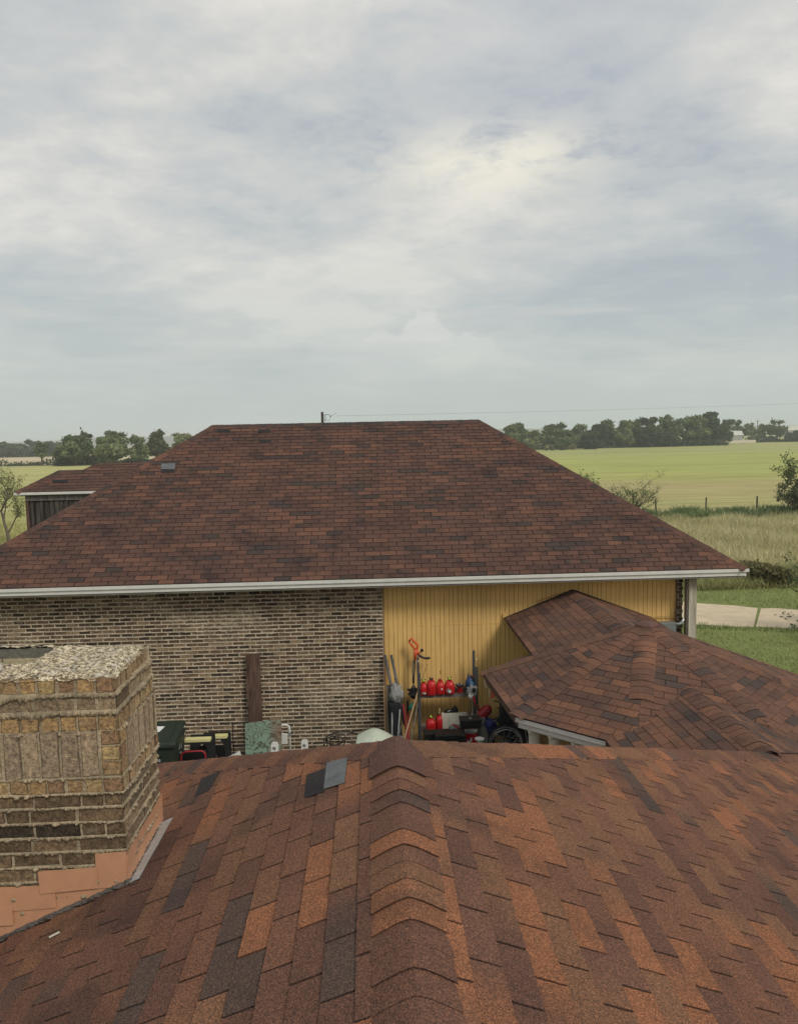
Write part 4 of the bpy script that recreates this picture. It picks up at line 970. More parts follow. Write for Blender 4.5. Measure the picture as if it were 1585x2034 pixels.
for i, (x0, x1, yt, yb, Y_, c_, lb) in enumerate([(1452, 1482, 838, 866, 430, GD, 'dark tree directly behind the white farm roof'), (1476, 1504, 842, 866, 440, GM, 'low round tree left of the power pole'), (1497, 1525, 844, 874, 420, GM, 'green tree below the power pole'),
        (1518, 1566, 833, 875, 415, GD, 'domed dark tree near the right edge'), (1560, 1600, 856, 876, 410, (.08, .10, .05), 'low hedge-like tree at the right frame edge'), (1595, 1640, 850, 876, 410, GD, 'tree past the right frame edge')]):
    px_tree(x0, x1, yt, yb, Y_, c_, 170+i, lb, leaf=.9, n=1400, base=.02, trunk=False, clumps=14, group='trees by the distant farm')
r = np.random.default_rng(1)
for i, (x0, x1, yt, yb, Y_) in enumerate([(1075, 1105, 884, 897, 315), (1100, 1130, 882, 897, 318), (1128, 1148, 883, 895, 320)]):
    px_tree(x0, x1, yt, yb, Y_, [(.24, .22, .11), (.14, .15, .06), (.30, .27, .15)][i], 190+i, ['straw-coloured bush', 'olive bush', 'pale yellow bush'][i]+' at the foot of the right treeline', leaf=.5, n=800, base=0, trunk=False, clumps=9, cat='bush', name='bush', group='bushes at the field edge')
# scrubby line in the left field
r = np.random.default_rng(5); n = 5200; X_ = r.uniform(-190, -75, n); Pn = np.stack([X_, 252+r.normal(size=n)*1.2+(X_+130)*.02, G0+np.abs(r.normal(size=n))*(.5+.7*(np.sin(X_*.35)+np.sin(X_*.9+1) > .9))], 1)
tag(quads('hedge_scrub', leaves(r, Pn, .42), 4, np.array([.10, .115, .055])[None]*r.uniform(.6, 1.4, (n, 1)), M['leaf']), kind='stuff')
def scrub(name, p0, p1, n, hh, wd, col, seed, ls):
    r = np.random.default_rng(seed); t_ = r.uniform(0, 1, n); P0_, P1_ = np.array(p0), np.array(p1); xy = P0_[None]*(1-t_)[:, None]+P1_[None]*t_[:, None]; L = np.linalg.norm(P1_-P0_)*t_
    am = .55+.25*np.sin(L*.21)+.2*np.sin(L*.57+1); P_ = np.stack([xy[:, 0]+r.normal(size=n)*wd*.3, xy[:, 1]+r.normal(size=n)*wd, G0+np.abs(r.uniform(0, 1, n))**.8*hh*am], 1)
    return tag(quads(name, leaves(r, P_, ls), 4, np.array(col)[None]*r.uniform(.6, 1.4, (n, 1)), M['leaf']), kind='stuff')
a_, b_ = at(-120, 908, 472), at(155, 908, 466); scrub('treeline_undergrowth', (a_.x, 474), (b_.x, 470), 5200, 6.5, 2, (.075, .095, .055), 61, 1.2)
a_, b_ = at(118, 922, 246), at(410, 922, 246); scrub('clump_undergrowth', (a_.x, 245), (b_.x, 250), 7000, 3.2, 1.8, (.085, .105, .055), 62, .6)
a_, b_ = at(985, 893, 345), at(1450, 884, 345); scrub('treeline_undergrowth', (a_.x, 344), (b_.x, 352), 12000, 4.8, 2.2, (.085, .105, .055), 63, .8)
a_, b_ = at(1500, 876, 412), at(1660, 872, 412); scrub('farm_undergrowth', (a_.x, 418), (b_.x, 418), 2600, 3.4, 2, (.10, .115, .06), 64, .8)
# semi-bare tree by the dormer
bare(-22.9, 48.9, 4.9, .75, 3, 'nearly leafless young tree with a pale trunk left of the dark dormer', 1, 5, leafy=2000, lc=(.18, .19, .08), r0=.12, ls=.055)
bare(-25.2, 50.0, 3.2, .8, 13, 'sparse thin sapling at the left frame edge', 1, 5, leafy=1800, lc=(.20, .21, .09), r0=.05, ls=.05)
# bush behind the right hip
p = onz(1222, 1030, G0); bare(p.x+.2, 53.5, 4.1, .95, 7, 'wide leafless thorny bush rising behind the right roof hip', 7, 5, 'bush', 'bare_bush', leafy=1500, lc=(.16, .19, .08), r0=.055, mat='darkbark', ls=.06, up=.5)
bare(p.x-2.2, 54.5, 4.6, .85, 17, 'smaller half-leafed bush left of the thorny one, behind the hip', 4, 5, 'bush', 'bare_bush', leafy=2200, lc=(.17, .21, .08), r0=.045, mat='darkbark', ls=.08)
p = onz(1575, 1025, G0); bare(p.x+1.9, 54.5, 4.7, .85, 23, 'big dark twiggy tree at the right frame edge by the fence', 6, 5, 'tree', 'scrub_tree', leafy=4200, lc=(.12, .15, .065), r0=.08, mat='darkbark', ls=.09)
bare(p.x-.2, 54.0, 2.9, .9, 24, 'low bare shrub left of the twiggy tree by the fence', 5, 5, 'bush', 'bare_bush', leafy=900, lc=(.10, .12, .055), r0=.04, mat='darkbark', ls=.08)
tree(p.x+1.3, 53.6, 1.6, 4.4, (.085, .10, .045), 31, 'thick leafy undergrowth at the foot of the twiggy tree', leaf=.11, n=2600, base=0, trunk=False, cat='bush', name='undergrowth', clumps=26)
p = onz(1440, 1015, G0); 
# near-right brush: pile and shrub
p = onz(1545, 1172, G0); tree(p.x, p.y+.8, .85, 3.4, (.19, .175, .08), 33, 'tangled brown-green brush mound between lawn and tall grass at right', leaf=.07, n=4200, base=0, trunk=False, cat='bush', name='brush_mound', clumps=34, depth=1.6)
q = at(1600, 1150, 22.5); bare(q.x+.95, 22.5, 2.9, .9, 41, 'leafy dark shrub whose branches enter from the right frame edge', 6, 5, 'bush', 'shrub', leafy=1700, lc=(.09, .12, .05), r0=.035, mat='darkbark', ls=.055)
q = at(1585, 1213, 21.5); bare(q.x+.30, 21.0, 1.5, .8, 43, 'thin green twig shrub hanging over the path at the right edge', 3, 4, 'bush', 'shrub', leafy=260, lc=(.07, .10, .04), r0=.012, mat='darkbark', ls=.05)
# grass, weeds
def blades(name, xf, yf, n, hh, ww, c1, c2, seed, mask=None, lean=.35):
    r = np.random.default_rng(seed); x = r.uniform(*xf, n); y = r.uniform(*yf, n)
    if mask is not None: k = mask(x, y, r); x, y = x[k], y[k]
    n = len(x); h = hh*r.uniform(.5, 1.35, n)*(1+.35*np.sin(x*1.3+np.sin(y*.9)*2)*np.sin(y*1.1+1)); a = r.uniform(0, 2*np.pi, n); w = ww*r.uniform(.6, 1.4, n)
    b = np.stack([x, y, np.full(n, G0-.01)], 1); s_ = np.stack([np.cos(a)*w, np.sin(a)*w, np.zeros(n)], 1); t = b+np.stack([r.normal(size=n)*h*lean, r.normal(size=n)*h*lean, h], 1)
    V = np.stack([b-s_, b+s_, t], 1).reshape(-1, 3); f = r.uniform(0, 1, n)[:, None]; f = np.clip(f*.7+.3*(np.sin(x*.8+y*.5)*.5+.5)[:, None], 0, 1)
    return tag(quads(name, V, 3, (np.array(c1)[None]*(1-f)+np.array(c2)[None]*f)*r.uniform(.75, 1.25, (n, 1)), M['leaf']), kind='stuff')
def off_path(x, y, r):
    k = 6.15/5.95; nr_ = (22.9-.75/2.5*(x/k-10.2))*k; fr = (25.85-1.36/2.55*(x/k-11.45))*k; return (y < nr_-.02) | (y > fr+.03)
blades('lawn_grass', (6.4, 19), (14, 33), 60000, .085, .012, (.20, .24, .08), (.46, .48, .20), 1, lambda x, y, r: off_path(x, y, r) & (x < y*.62))
blades('path_edge_grass', (8, 17), (20, 24), 9000, .12, .012, (.08, .13, .045), (.18, .24, .08), 2, lambda x, y, r: (y < (22.9-.3*(x/1.0336-10.2))*1.0336+.12) & (y > (22.9-.3*(x/1.0336-10.2))*1.0336-.55))
blades('tall_dry_grass', (8, 34), (30.5, 54), 60000, .42, .022, (.36, .34, .16), (.68, .62, .37), 3, lambda x, y, r: (x < y*.66) & (x > y*.22), .5)
blades('left_meadow_grass', (-33, -10), (18, 62), 40000, .30, .025, (.27, .28, .10), (.50, .47, .20), 4, lambda x, y, r: (x < -y*.30), .4)
blades('fence_weeds', (14, 42), (53, 57.2), 26000, .55, .05, (.11, .17, .075), (.25, .30, .13), 5, lambda x, y, r: (x > y*.2) & (r.uniform(0, 1, len(x)) < .5+.5*np.sin(x*1.7)), .6)
blades('verge_weeds', (12, 20), (29, 32.5), 12000, .38, .02, (.17, .20, .07), (.48, .45, .20), 6, None, .6)
# fence along the pasture
fe = empty('pasture_fence', (28, 56.5, G0), 0, 'wire pasture fence on dark posts along the weedy strip', 'fence')
px_ = []
for x_, tp in ((1304, 998), (1402, 993), (1503, 990), (1608, 986), (1715, 984), (1208, 1000)):
    q = at(x_, 1015, 57.0); px_.append(q.x)
px_.sort()
for i, x in enumerate(px_):
    MB().tube([(x-28+(.10 if i == 1 else 0)*0, .5, -.2), (x-28+(-.10 if i == 1 else .01), .5, 1.25)], [.065, .055], 8).build('post', M['darkbark'], fe)
for z in (.45, .8, 1.1): MB().tube([(x-28, .5, z) for x in px_], .006, 4).build('wire', M['dark_wire'], fe)
# ------------------------------------------------------------------ things stored in the yard between the houses
def thing(name, loc, label, cat, rz=0, group=None): return empty(name, loc, rz, label, cat, group)
def ground_at(px, Y_): p = at(px, 1480, Y_); return Vector((p.x, Y_, G0))
def text_obj(name, s, size, loc, rx, m, parent, rz=0, ext=.002):
    cu_ = bpy.data.curves.new(name, 'FONT'); cu_.body = s; cu_.size = size; cu_.extrude = ext; cu_.align_x = 'CENTER'; cu_.align_y = 'CENTER'; cu_.resolution_u = 2
    tmp = bpy.data.objects.new('tmp', cu_); COL.objects.link(tmp); dg = bpy.context.evaluated_depsgraph_get(); me = bpy.data.meshes.new_from_object(tmp.evaluated_get(dg)); bpy.data.objects.remove(tmp)
    me.materials.clear(); me.materials.append(m); o = bpy.data.objects.new(name, me); COL.objects.link(o); o.parent = parent; o.location = loc; o.rotation_euler = (rx, 0, rz); return o
# wheeled rubbish bin
b0 = at(332, 1473, 12.5); zt = b0.z-G0; bx = at(307, 1473, 12.45).x; bx1 = at(350, 1473, 12.45).x
t = thing('trash_bin', (bx1-.30, 12.75, G0), 'dark green wheeled trash bin with a white sticker on its lid, beside the chimney', 'trash bin')
bd = MB(); hb = zt-.02
bd.add([(-.23, -.27, .12), (.23, -.27, .12), (.23, .25, .12), (-.23, .25, .12), (-.285, -.36, hb), (.285, -.36, hb), (.285, .36, hb), (-.285, .36, hb)], [(0, 3, 2, 1), (4, 5, 6, 7), (0, 1, 5, 4), (1, 2, 6, 5), (2, 3, 7, 6), (3, 0, 4, 7)])
bd.build('body', M['bin_green'], t, bevel=.02)
MB().box((0, -.02, hb-.02), (.60, .76, .045)).build('rim', M['bin_green'], t, bevel=.01)
lid = MB(); lid.add([(-.31, -.40, hb+.005), (.31, -.40, hb+.005), (.31, .38, hb+.10), (-.31, .38, hb+.10), (-.30, -.385, hb+.035), (.30, -.385, hb+.035), (.27, .36, hb+.15), (-.27, .36, hb+.15)], [(0, 3, 2, 1), (4, 5, 6, 7), (0, 1, 5, 4), (1, 2, 6, 5), (2, 3, 7, 6), (3, 0, 4, 7)])
lo = lid.build('lid', M['bin_green'], t, bevel=.008)
def lidz(y): return hb+.035+(y+.385)/.745*.115
rb = MB()
for x in (-.17, .17): rb.add([(x-.012, -.3, lidz(-.3)), (x+.012, -.3, lidz(-.3)), (x+.012, .3, lidz(.3)), (x-.012, .3, lidz(.3)), (x-.012, -.3, lidz(-.3)+.012), (x+.012, -.3, lidz(-.3)+.012), (x+.012, .3, lidz(.3)+.012), (x-.012, .3, lidz(.3)+.012)], [(4, 5, 6, 7), (0, 1, 5, 4), (1, 2, 6, 5), (2, 3, 7, 6), (3, 0, 4, 7)])
rb.build('rib', M['bin_green'], lo, kind='stuff')
st_ = mesh_obj('sticker', [(-.26, -.02, lidz(-.02)+.006), (-.05, -.02, lidz(-.02)+.006), (.0, .16, lidz(.16)+.006), (-.23, .17, lidz(.17)+.006)], [(0, 1, 2, 3)], M['white_plastic'], lo)
pl = MB().box((-.07, -.335, hb-.33), (.26, .02, .26)).build('label_plate', M['black_plastic'], t)
text_obj('lettering', 'TAMERS', .062, (-.07, -.349, hb-.27), math.radians(90), M['white_plastic'], pl)
# recycling arrows on the right flank
ra = MB()
for k in range(3):
    a0 = k*2*math.pi/3+math.pi/2; c = Vector((0, .03+.0, hb-.22))
    p_ = [Vector((.292-.012, c.y+.075*math.cos(a0+q), c.z+.085*math.sin(a0+q))) for q in (.25, .9, 1.5)]
    ra.tube([v-Vector((.0, 0, 0)) for v in p_], .011, 4)
ra.build('recycling_mark', M['dust_grey'], t, kind='stuff')
for sx in (-1, 1): MB().lathe([(.05, -.02), (.125, -.025), (.125, .025), (.05, .02)], (sx*.26, .27, .125), 16, RY(math.pi/2)).build('wheel', M['rubber'], t)
MB().tube([(-.24, .42, hb+.02), (.24, .42, hb+.02)], .016, 8).build('handle', M['bin_green'], t)
# two folding sawhorses
def sawhorse(xl, xr, yt, Y_, label):
    a, b = at(xl, yt, Y_), at(xr, yt, Y_); w_ = b.x-a.x; h_ = a.z-G0
    t = thing('sawhorse', ((a.x+b.x)/2, Y_, G0), label, 'sawhorse', 0, 'black plastic sawhorses by the brick wall')
    MB().box((0, 0, h_-.03), (w_, .12, .055)).build('top_bar', M['yellow_plastic'], t, bevel=.006)
    for s in (-1, 1):
        fr = MB(); n = 10; ol = [(-w_/2+.005, h_-.06)]+[(w_/2-.005, h_-.06), (w_/2+.03, .0), (w_/2-.09, .0), (w_/2-.10, h_*.35)]
        ol += [((w_/2-.10)*math.cos(i*math.pi/n), h_*.35+(h_*.42)*math.sin(i*math.pi/n)) for i in range(1, n)]
        ol += [(-w_/2+.10, h_*.35), (-w_/2+.09, 0), (-w_/2-.03, 0)]
        rot = RX(-s*.22); fr.prism(ol[::-1], .035, (0, s*.17, .0), rot if s else None)
        fr.build('leg_frame', M['black_plastic'], t)
    return t
sawhorse(368, 419, 1467, 13.2, 'black folding sawhorse with a pale yellow top, nearer the trash bin')
sawhorse(396, 452, 1461, 13.9, 'black folding sawhorse with a yellow top, behind and right of the other')
# low tube frame
def tube_thing(name, label, cat, pts, Y_, r, m, part='tube', dy=None, group=None):
    base = at(pts[0][0], pts[0][1], Y_); t = thing(name, (base.x, Y_, G0), label, cat, 0, group)
    P_ = [Vector((at(x, y, Y_+(d[0] if d else 0)).x-base.x, (d[0] if d else 0), at(x, y, Y_+(d[0] if d else 0)).z-G0)) for x, y, *d in pts]
    MB().tube(P_, r, 8).build(part, M[m], t, smooth_=True); return t, base
t, b_ = tube_thing('cart_frame', 'low handcart frame with a thin red top rail in front of the sawhorses', 'cart', [(360, 1540), (360, 1502), (362, 1497), (368, 1494), (400, 1492), (406, 1495), (408, 1500), (408, 1540)], 12.7, .014, 'red_metal', 'top_rail')
MB().box((.22, .05, .42), (.50, .30, .03)).build('deck', M['black_plastic'], t)
for x in (.02, .42): MB().lathe([(.03, -.03), (.12, -.03), (.12, .03), (.03, .03)], (x, .05, .2), 14, RY(math.pi/2)).build('wheel', M['rubber'], t)
for k, (x0, x1, y0, y1) in enumerate([(420, 472, 1503, 1494), (440, 470, 1497, 1493)]):
    a, b = at(x0, y0, 12.9), at(x1, y1, 12.9)
t = thing('black_cart', (at(440, 1500, 12.95).x, 12.95, G0), 'low black cart with bent handles right of the red railed frame', 'cart')
MB().box((0, 0, .52), (.46, .34, .10)).build('tray', M['black_plastic'], t, bevel=.01)
for y in (-.15, .15): MB().tube([(-.26, y, .52), (-.05, y, .60), (.22, y, .66), (.30, y, .56)], .012, 8).build('handle', M['dark_wire'], t)
for x in (-.16, .16): MB().tube([(x, 0, .0), (x, 0, .5)], .015, 6).build('leg', M['dark_wire'], t)
# thin black frame against the wall
a, b = at(467, 1437, 14.35), at(485, 1437, 14.35); t = thing('metal_frame', ((a.x+b.x)/2, 14.35, G0), 'thin black metal frame standing against the bricks left of the green plywood', 'frame'); w_ = (b.x-a.x)/2+.05; h_ = a.z-G0
MB().tube([(-w_, 0, 0), (-w_, 0, h_), (w_, 0, h_+.01), (w_, 0, 0)], .011, 6).build('side_rail', M['dark_wire'], t); MB().tube([(-w_, 0, .35), (w_, 0, .35)], .009, 6).build('crossbar', M['dark_wire'], t)
# paper sack
a = at(475, 1490, 13.4); t = thing('sack', (a.x, 13.4, G0), 'white-topped bag with black lettering leaning left against the green plywood', 'bag'); R_b = RY(math.radians(-18))
MB().prism([(-.11, 0), (.11, 0), (.12, .42), (-.12, .40)], .12, (.06, 0, .05), R_b).build('lower_sack', M['black_plastic'], t, bevel=.015)
MB().prism([(-.12, .40), (.12, .42), (.115, .56), (-.115, .52)], .13, (.06, 0, .05), R_b).build('sack_top', M['offwhite_paper'], t, bevel=.012)
tl = text_obj('lettering', 'HD', .09, (-.075, -.072, .36), math.radians(90), M['offwhite_paper'], t); tl.rotation_euler = (math.radians(90), math.radians(-18), 0)
# green plywood
ply, tt, bb = new_mat('green_stained_plywood'); tc2 = tt.nodes.new('ShaderNodeTexCoord'); mp2 = N(tt, 'ShaderNodeMapping'); mp2.inputs['Scale'].default_value = (2.2, 1, 4.2); mp2.inputs['Location'].default_value = (.4, 0, 1.7); tt.links.new(tc2.outputs['Object'], mp2.inputs[0])
wn = noise(tt, mp2.outputs[0], .85, 3, .45, 1.2); wv = tt.nodes.new('ShaderNodeTexWave'); wv.bands_direction = 'Z'; wv.inputs['Scale'].default_value = .75; wv.inputs['Distortion'].default_value = 13; wv.inputs['Detail'].default_value = 2.5; wv.inputs['Detail Scale'].default_value = .55; tt.links.new(mp2.outputs[0], wv.inputs[0])
nz = noise(tt, tc2.outputs['Object'], 3.2, 5, .6)
bandv = math_(tt, 'ABSOLUTE', math_(tt, 'SINE', math_(tt, 'MULTIPLY', wn, 34.)))
cg = ramp(tt, bandv, [(.1, (.075, .075, .055)), (.45, (.13, .18, .13)), (.85, (.21, .30, .225))])
sp2 = tt.nodes.new('ShaderNodeSeparateXYZ'); tt.links.new(tc2.outputs['Object'], sp2.inputs[0])
brn = math_(tt, 'ADD', smooth(tt, sp2.outputs[0], .02, .30), smooth(tt, sp2.outputs[2], .98, 1.08)); brn = math_(tt, 'MULTIPLY', brn, smooth(tt, nz, .3, .55))
tt.links.new(mixc(tt, math_(tt, 'MINIMUM', brn, 1.), cg, mixc(tt, bandv, (.10, .07, .05), (.23, .16, .11))), bb.inputs['Base Color']); bb.inputs['Roughness'].default_value = .8
a, b, c = at(487, 1434, 13.95), at(559, 1430, 13.95), at(487, 1434, 13.95); t = thing('plywood_panel', ((a.x+b.x)/2, 13.8, G0), 'weathered plywood sheet with faded green stain leaning in front of the dark board', 'plywood'); w_ = (b.x-a.x)/2; h_ = b.z-G0
MB().prism([(-w_, 0), (w_, 0), (w_, h_+.02), (w_*.5, h_+.03), (0, h_+.0), (-w_, h_-.03)], .018, (0, 0, 0), RX(-.13)).build('sheet', ply, t)
# tall dark board
a, b = at(488, 1300, 14.5), at(516, 1300, 14.5); h_ = a.z-G0; w_ = (b.x-a.x)
t = tag(MB().prism([(-w_/2, 0), (w_/2, 0), (w_/2, h_+.01), (-w_/2, h_)], .042, (0, 0, 0), Matrix.Rotation(-.07, 3, 'X') @ Matrix.Rotation(-.012, 3, 'Y')).build('board', M['brown_wood']), 'tall dark brown plank leaning upright against the brick wall', 'plank'); t.location = ((a.x+b.x)/2+.02, 14.5-.07*h_+.03, G0)
# white folding hand truck
a, b = at(556, 1441, 14.2), at(575, 1441, 14.2); t = thing('folding_step_stool', (a.x, 14.2, G0), 'white tube step stool with black treads between the plywood and the bricks', 'step stool'); w_ = b.x-a.x; h_ = a.z-G0
MB().tube([(-w_*.8, 0, 0), (-w_*.8, 0, h_-.05), (-w_*.7, 0, h_), (w_*.75, 0, h_), (w_*.95, 0, h_-.03), (w_, 0, h_-.09), (w_, 0, 0)], .018, 8).build('frame', M['white_plastic'], t, smooth_=True)
MB().box((.02, -.02, h_-.26), (w_*1.3, .03, .20)).build('backrest', M['white_plastic'], t); MB().box((.02, -.07, h_-.55), (w_*1.4, .20, .05)).box((.02, -.12, h_-.80), (w_*1.4, .20, .05)).build('tread', M['black_plastic'], t, kind='stuff')
MB().box((w_+.0, -.02, h_-.17), (.045, .03, .07)).build('hinge', M['silver'], t)
# white marker stakes
for x_, yt, w_, lb in ((545.5, 1475, .062, 'white flat-topped stake with a black mark in front of the green plywood'), (605, 1470, .060, 'white stake with a dark mark standing alone left of the wire coil'), (712.5, 1471, .035, 'short white stake half hidden beside the pale green tub')):
    Y_ = 12.6 if x_ < 600 else 13.3; a = at(x_, yt, Y_); h_ = a.z-G0; t = thing('marker_stake', (a.x, Y_, G0), lb, 'stake', 0, 'white marker stakes')
    MB().prism([(-w_, 0), (w_, 0), (w_, h_-.04), (w_*.7, h_), (-w_*.7, h_), (-w_, h_-.04)], .03, (0, 0, 0)).build('stake', M['white_plastic'], t)
    if w_ > .04: MB().box((-.01, -.017, h_-.10), (w_*.9, .004, .05), RY(.5)).box((-.01, -.0165, h_-.17), (w_*.6, .004, .03)).build('mark', M['dust_grey'], t, kind='stuff')
# coil of black wire / plant hoop
a = at(681, 1458, 13.9); t = thing('wire_hoop', (a.x, 13.9, G0), 'round black wire frame with spokes standing low before the bricks', 'wire frame'); h_ = a.z-G0; Rw = .365
cz = h_-Rw*.42
MB().tube([(Rw*math.cos(i*math.pi/14), .1*math.sin(i*math.pi/14), cz+Rw*.42*math.sin(i*math.pi/14)) for i in range(28)], .014, 6, closed=True).build('outer_hoop', M['dark_wire'], t)
MB().tube([(-.16+.16*math.cos(i*math.pi/9), .02, cz+.02+.085*math.sin(i*math.pi/9)) for i in range(18)], .011, 5, closed=True).build('inner_hoop', M['dark_wire'], t)
MB().tube([(-.10+.14*math.cos(i*math.pi/9), .04, cz-.01+.10*math.sin(i*math.pi/9)) for i in range(18)], .009, 5, closed=True).build('inner_hoop', M['dark_wire'], t)
for i in range(7): an = i*math.pi/7; MB().tube([(-.12, .02, cz), (Rw*.97*math.cos(an*2+.3), .05, cz+Rw*.40*math.sin(an*2+.3))], .006, 4).build('spoke', M['dark_wire'], t)
for x in (-.3, .3): MB().tube([(x, .05, 0), (x, .05, cz+.06)], .010, 5).build('leg', M['dark_wire'], t)
# overturned pale green tub
a = at(745, 1453, 12.6); h_ = a.z-G0; t = thing('wheelbarrow', (a.x, 12.6, G0), 'pale green wheelbarrow tub turned upside down near the brick corner', 'wheelbarrow')
mb = MB(); l, r_ = at(709, 1462, 12.6).x-a.x, at(788, 1475, 12.6).x-a.x
mb.add([(l, -.05, h_-.13), (l*.92, -.28, h_-.20), (r_*1.0, -.28, h_-.30), (r_*1.1, .0, h_-.27), (l*.9, .30, h_-.16), (r_, .32, h_-.26),
        (l*.55, .0, h_-.055), (0, -.12, h_-.012), (0, .15, h_), (r_*.55, .0, h_-.09), (l*.45, .18, h_-.04), (r_*.5, .2, h_-.09)],
       [(0, 1, 7, 6), (1, 2, 9, 7), (2, 3, 9), (0, 6, 10, 4), (4, 10, 8, 11, 5), (5, 11, 9, 3), (6, 7, 8, 10), (7, 9, 11, 8)])
tb = mb.build('tub', M['pale_green'], t, sub=2, smooth_=True)
MB().tube([(l*1.02, -.05, h_-.145), (l*.92, -.30, h_-.21), (r_, -.30, h_-.31), (r_*1.1, .0, h_-.28), (r_, .34, h_-.27), (l*.9, .32, h_-.17)], .014, 6, closed=True).build('rim', M['pale_green'], tb)
for x in (-.2, .25): MB().tube([(x, 0, 0), (x*1.1, 0, h_-.2)], .018, 6).build('leg', M['grey_metal'], t)
# boards, pipes and poles in the corner where brick meets siding
a, b = at(766.5, 1361, 14.45), at(777, 1361, 14.45); h_ = a.z-G0
o = tag(MB().prism([(-.05, 0), (.055, 0), (.05, h_), (-.05, h_)], .09, (0, 0, 0)).build('post', M['grey_wood']), 'grey squared timber post standing in the corner by the siding', 'post'); o.location = (b.x-.045, 14.42, G0)
a = at(763.5, 1362, 14.5); o = tag(MB().prism([(-.012, 0), (.012, 0), (.012, a.z-G0), (-.012, a.z-G0)], .07).build('batten', M['tan_wood']), 'thin pale wooden batten beside the grey post in the corner', 'batten'); o.location = (a.x-.01, 14.40, G0)
t, _ = tube_thing('pipe', 'dark grey pipe leaning in the corner, left of the pair', 'pipe', [(783, 1440, -.35), (777, 1362, -.2), (764.5, 1301, -.02)], 14.55, .026, 'grey_metal', 'pipe_body', None, 'pipes leaning in the corner')
t, _ = tube_thing('pipe', 'dark grey pipe leaning above the grey bag, right of the pair', 'pipe', [(803, 1440, -.35), (790, 1364, -.2), (777, 1301, -.02)], 14.55, .026, 'grey_metal', 'pipe_body', None, 'pipes leaning in the corner')
# golf bag under a grey cover
a = at(790, 1362, 13.9); h_ = a.z-G0; t = thing('golf_bag', (at(789, 1420, 13.9).x, 13.9, G0), 'upright grey and black golf bag under a crumpled grey cover', 'golf bag')
MB().lathe([(.10, 0), (.135, .05), (.12, .5), (.115, h_-.38), (.12, h_-.30)], (.0, 0, 0), 14, RY(-.05)).build('bag_body', M['dark_cloth'], t, smooth_=True)
def lumpy(name, c, r, m, parent, seed, sx=1, sy=1, sz=1, n=14, amp=.25):
    vs = []; fs = []; 
    for i in range(n+1):
        th = math.pi*i/n
        for j in range(n*2):
            ph = math.pi*j/n; d = Vector((math.sin(th)*math.cos(ph), math.sin(th)*math.sin(ph), math.cos(th))); k = 1+amp*mathutils.noise.noise(d*2.6+Vector((seed, 0, 0)))+amp*.5*mathutils.noise.noise(d*7+Vector((seed, 5, 0)))
            vs.append(Vector(c)+Vector((d.x*sx, d.y*sy, d.z*sz))*r*k)
    for i in range(n):
        for j in range(n*2): a_ = i*2*n+j; b2 = i*2*n+(j+1) % (2*n); fs.append((a_, a_+2*n, b2+2*n, b2))
    return mesh_obj(name, vs, fs, M[m], parent, smooth_=True)
lumpy('rain_cover', (.0, 0, h_-.17), .115, 'grey_cloth', t, 3, 1.0, .9, 1.5, amp=.5); lumpy('pocket', (.06, -.11, .42), .11, 'grey_cloth', t, 9, 1.0, .7, 1.9, amp=.4); lumpy('pocket', (-.05, -.10, .30), .10, 'dust_grey', t, 12, .8, .7, 2.0, amp=.4)
MB().tube([(-.09, -.08, h_-.36), (-.11, -.13, .7), (-.06, -.14, .5), (.0, -.14, .65), (.05, -.12, h_-.42)], .016, 6).build('strap', M['grey_cloth'], t, smooth_=True)
MB().tube([(.02, -.135, .72), (.06, -.14, .85), (.03, -.14, .70)], .006, 5).build('buckle', M['silver'], t)
def pole_thing(name, label, cat, x0, y0, x1, y1, Y_, r, m, part='shaft', lean=.25, group=None, y0s=None):
    a, b = at(x0, y0, Y_), at(x1, y1, Y_-lean); t = thing(name, (b.x, Y_-lean, G0), label, cat, 0, group)
    d = (b-a); k = (b.z-G0)/max(.05, (a.z-b.z)); e_ = b+d*k
    MB().tube([a-Vector((b.x, Y_-lean, G0)), e_-Vector((b.x, Y_-lean, G0))], r, 8).build(part, M[m], t, smooth_=True); return t
pole_thing('rake', 'slim red-handled tool right of the golf bag', 'garden tool', 801, 1400, 809, 1460, 14.2, .016, 'red_metal')
pole_thing('shovel', 'dark red pole with a black grip next to the golf bag', 'garden tool', 810, 1405, 812, 1460, 14.3, .018, 'dark_red_plastic')
a = at(809.5, 1398, 14.25); o = tag(MB().tube([(0, 0, -.22), (0, 0, .06)], .021, 8).build('handle_grip', M['black_plastic']), 'short black grip on top of the dark red pole', 'grip'); o.location = a
t = pole_thing('broom', 'long wooden pole with a white tip leaning across the left rack upright', 'broom handle', 832, 1366, 805, 1462, 14.1, .014, 'tan_wood', lean=.5)
pole_thing('broom', 'greyish wooden handle leaning beside the longer pale pole', 'broom handle', 833, 1380, 822, 1440, 14.15, .013, 'grey_wood', lean=.4)
# teal and white small cans
a = at(817, 1404, 14.2); t = thing('spray_bottle', a, 'small teal bottle wedged behind the leaning poles', 'bottle'); MB().lathe([(.03, -.06), (.045, -.04), (.045, .05), (.02, .075), (.02, .1)], (0, 0, 0), 12, RY(.7)).build('bottle', M['teal'], t, smooth_=True)
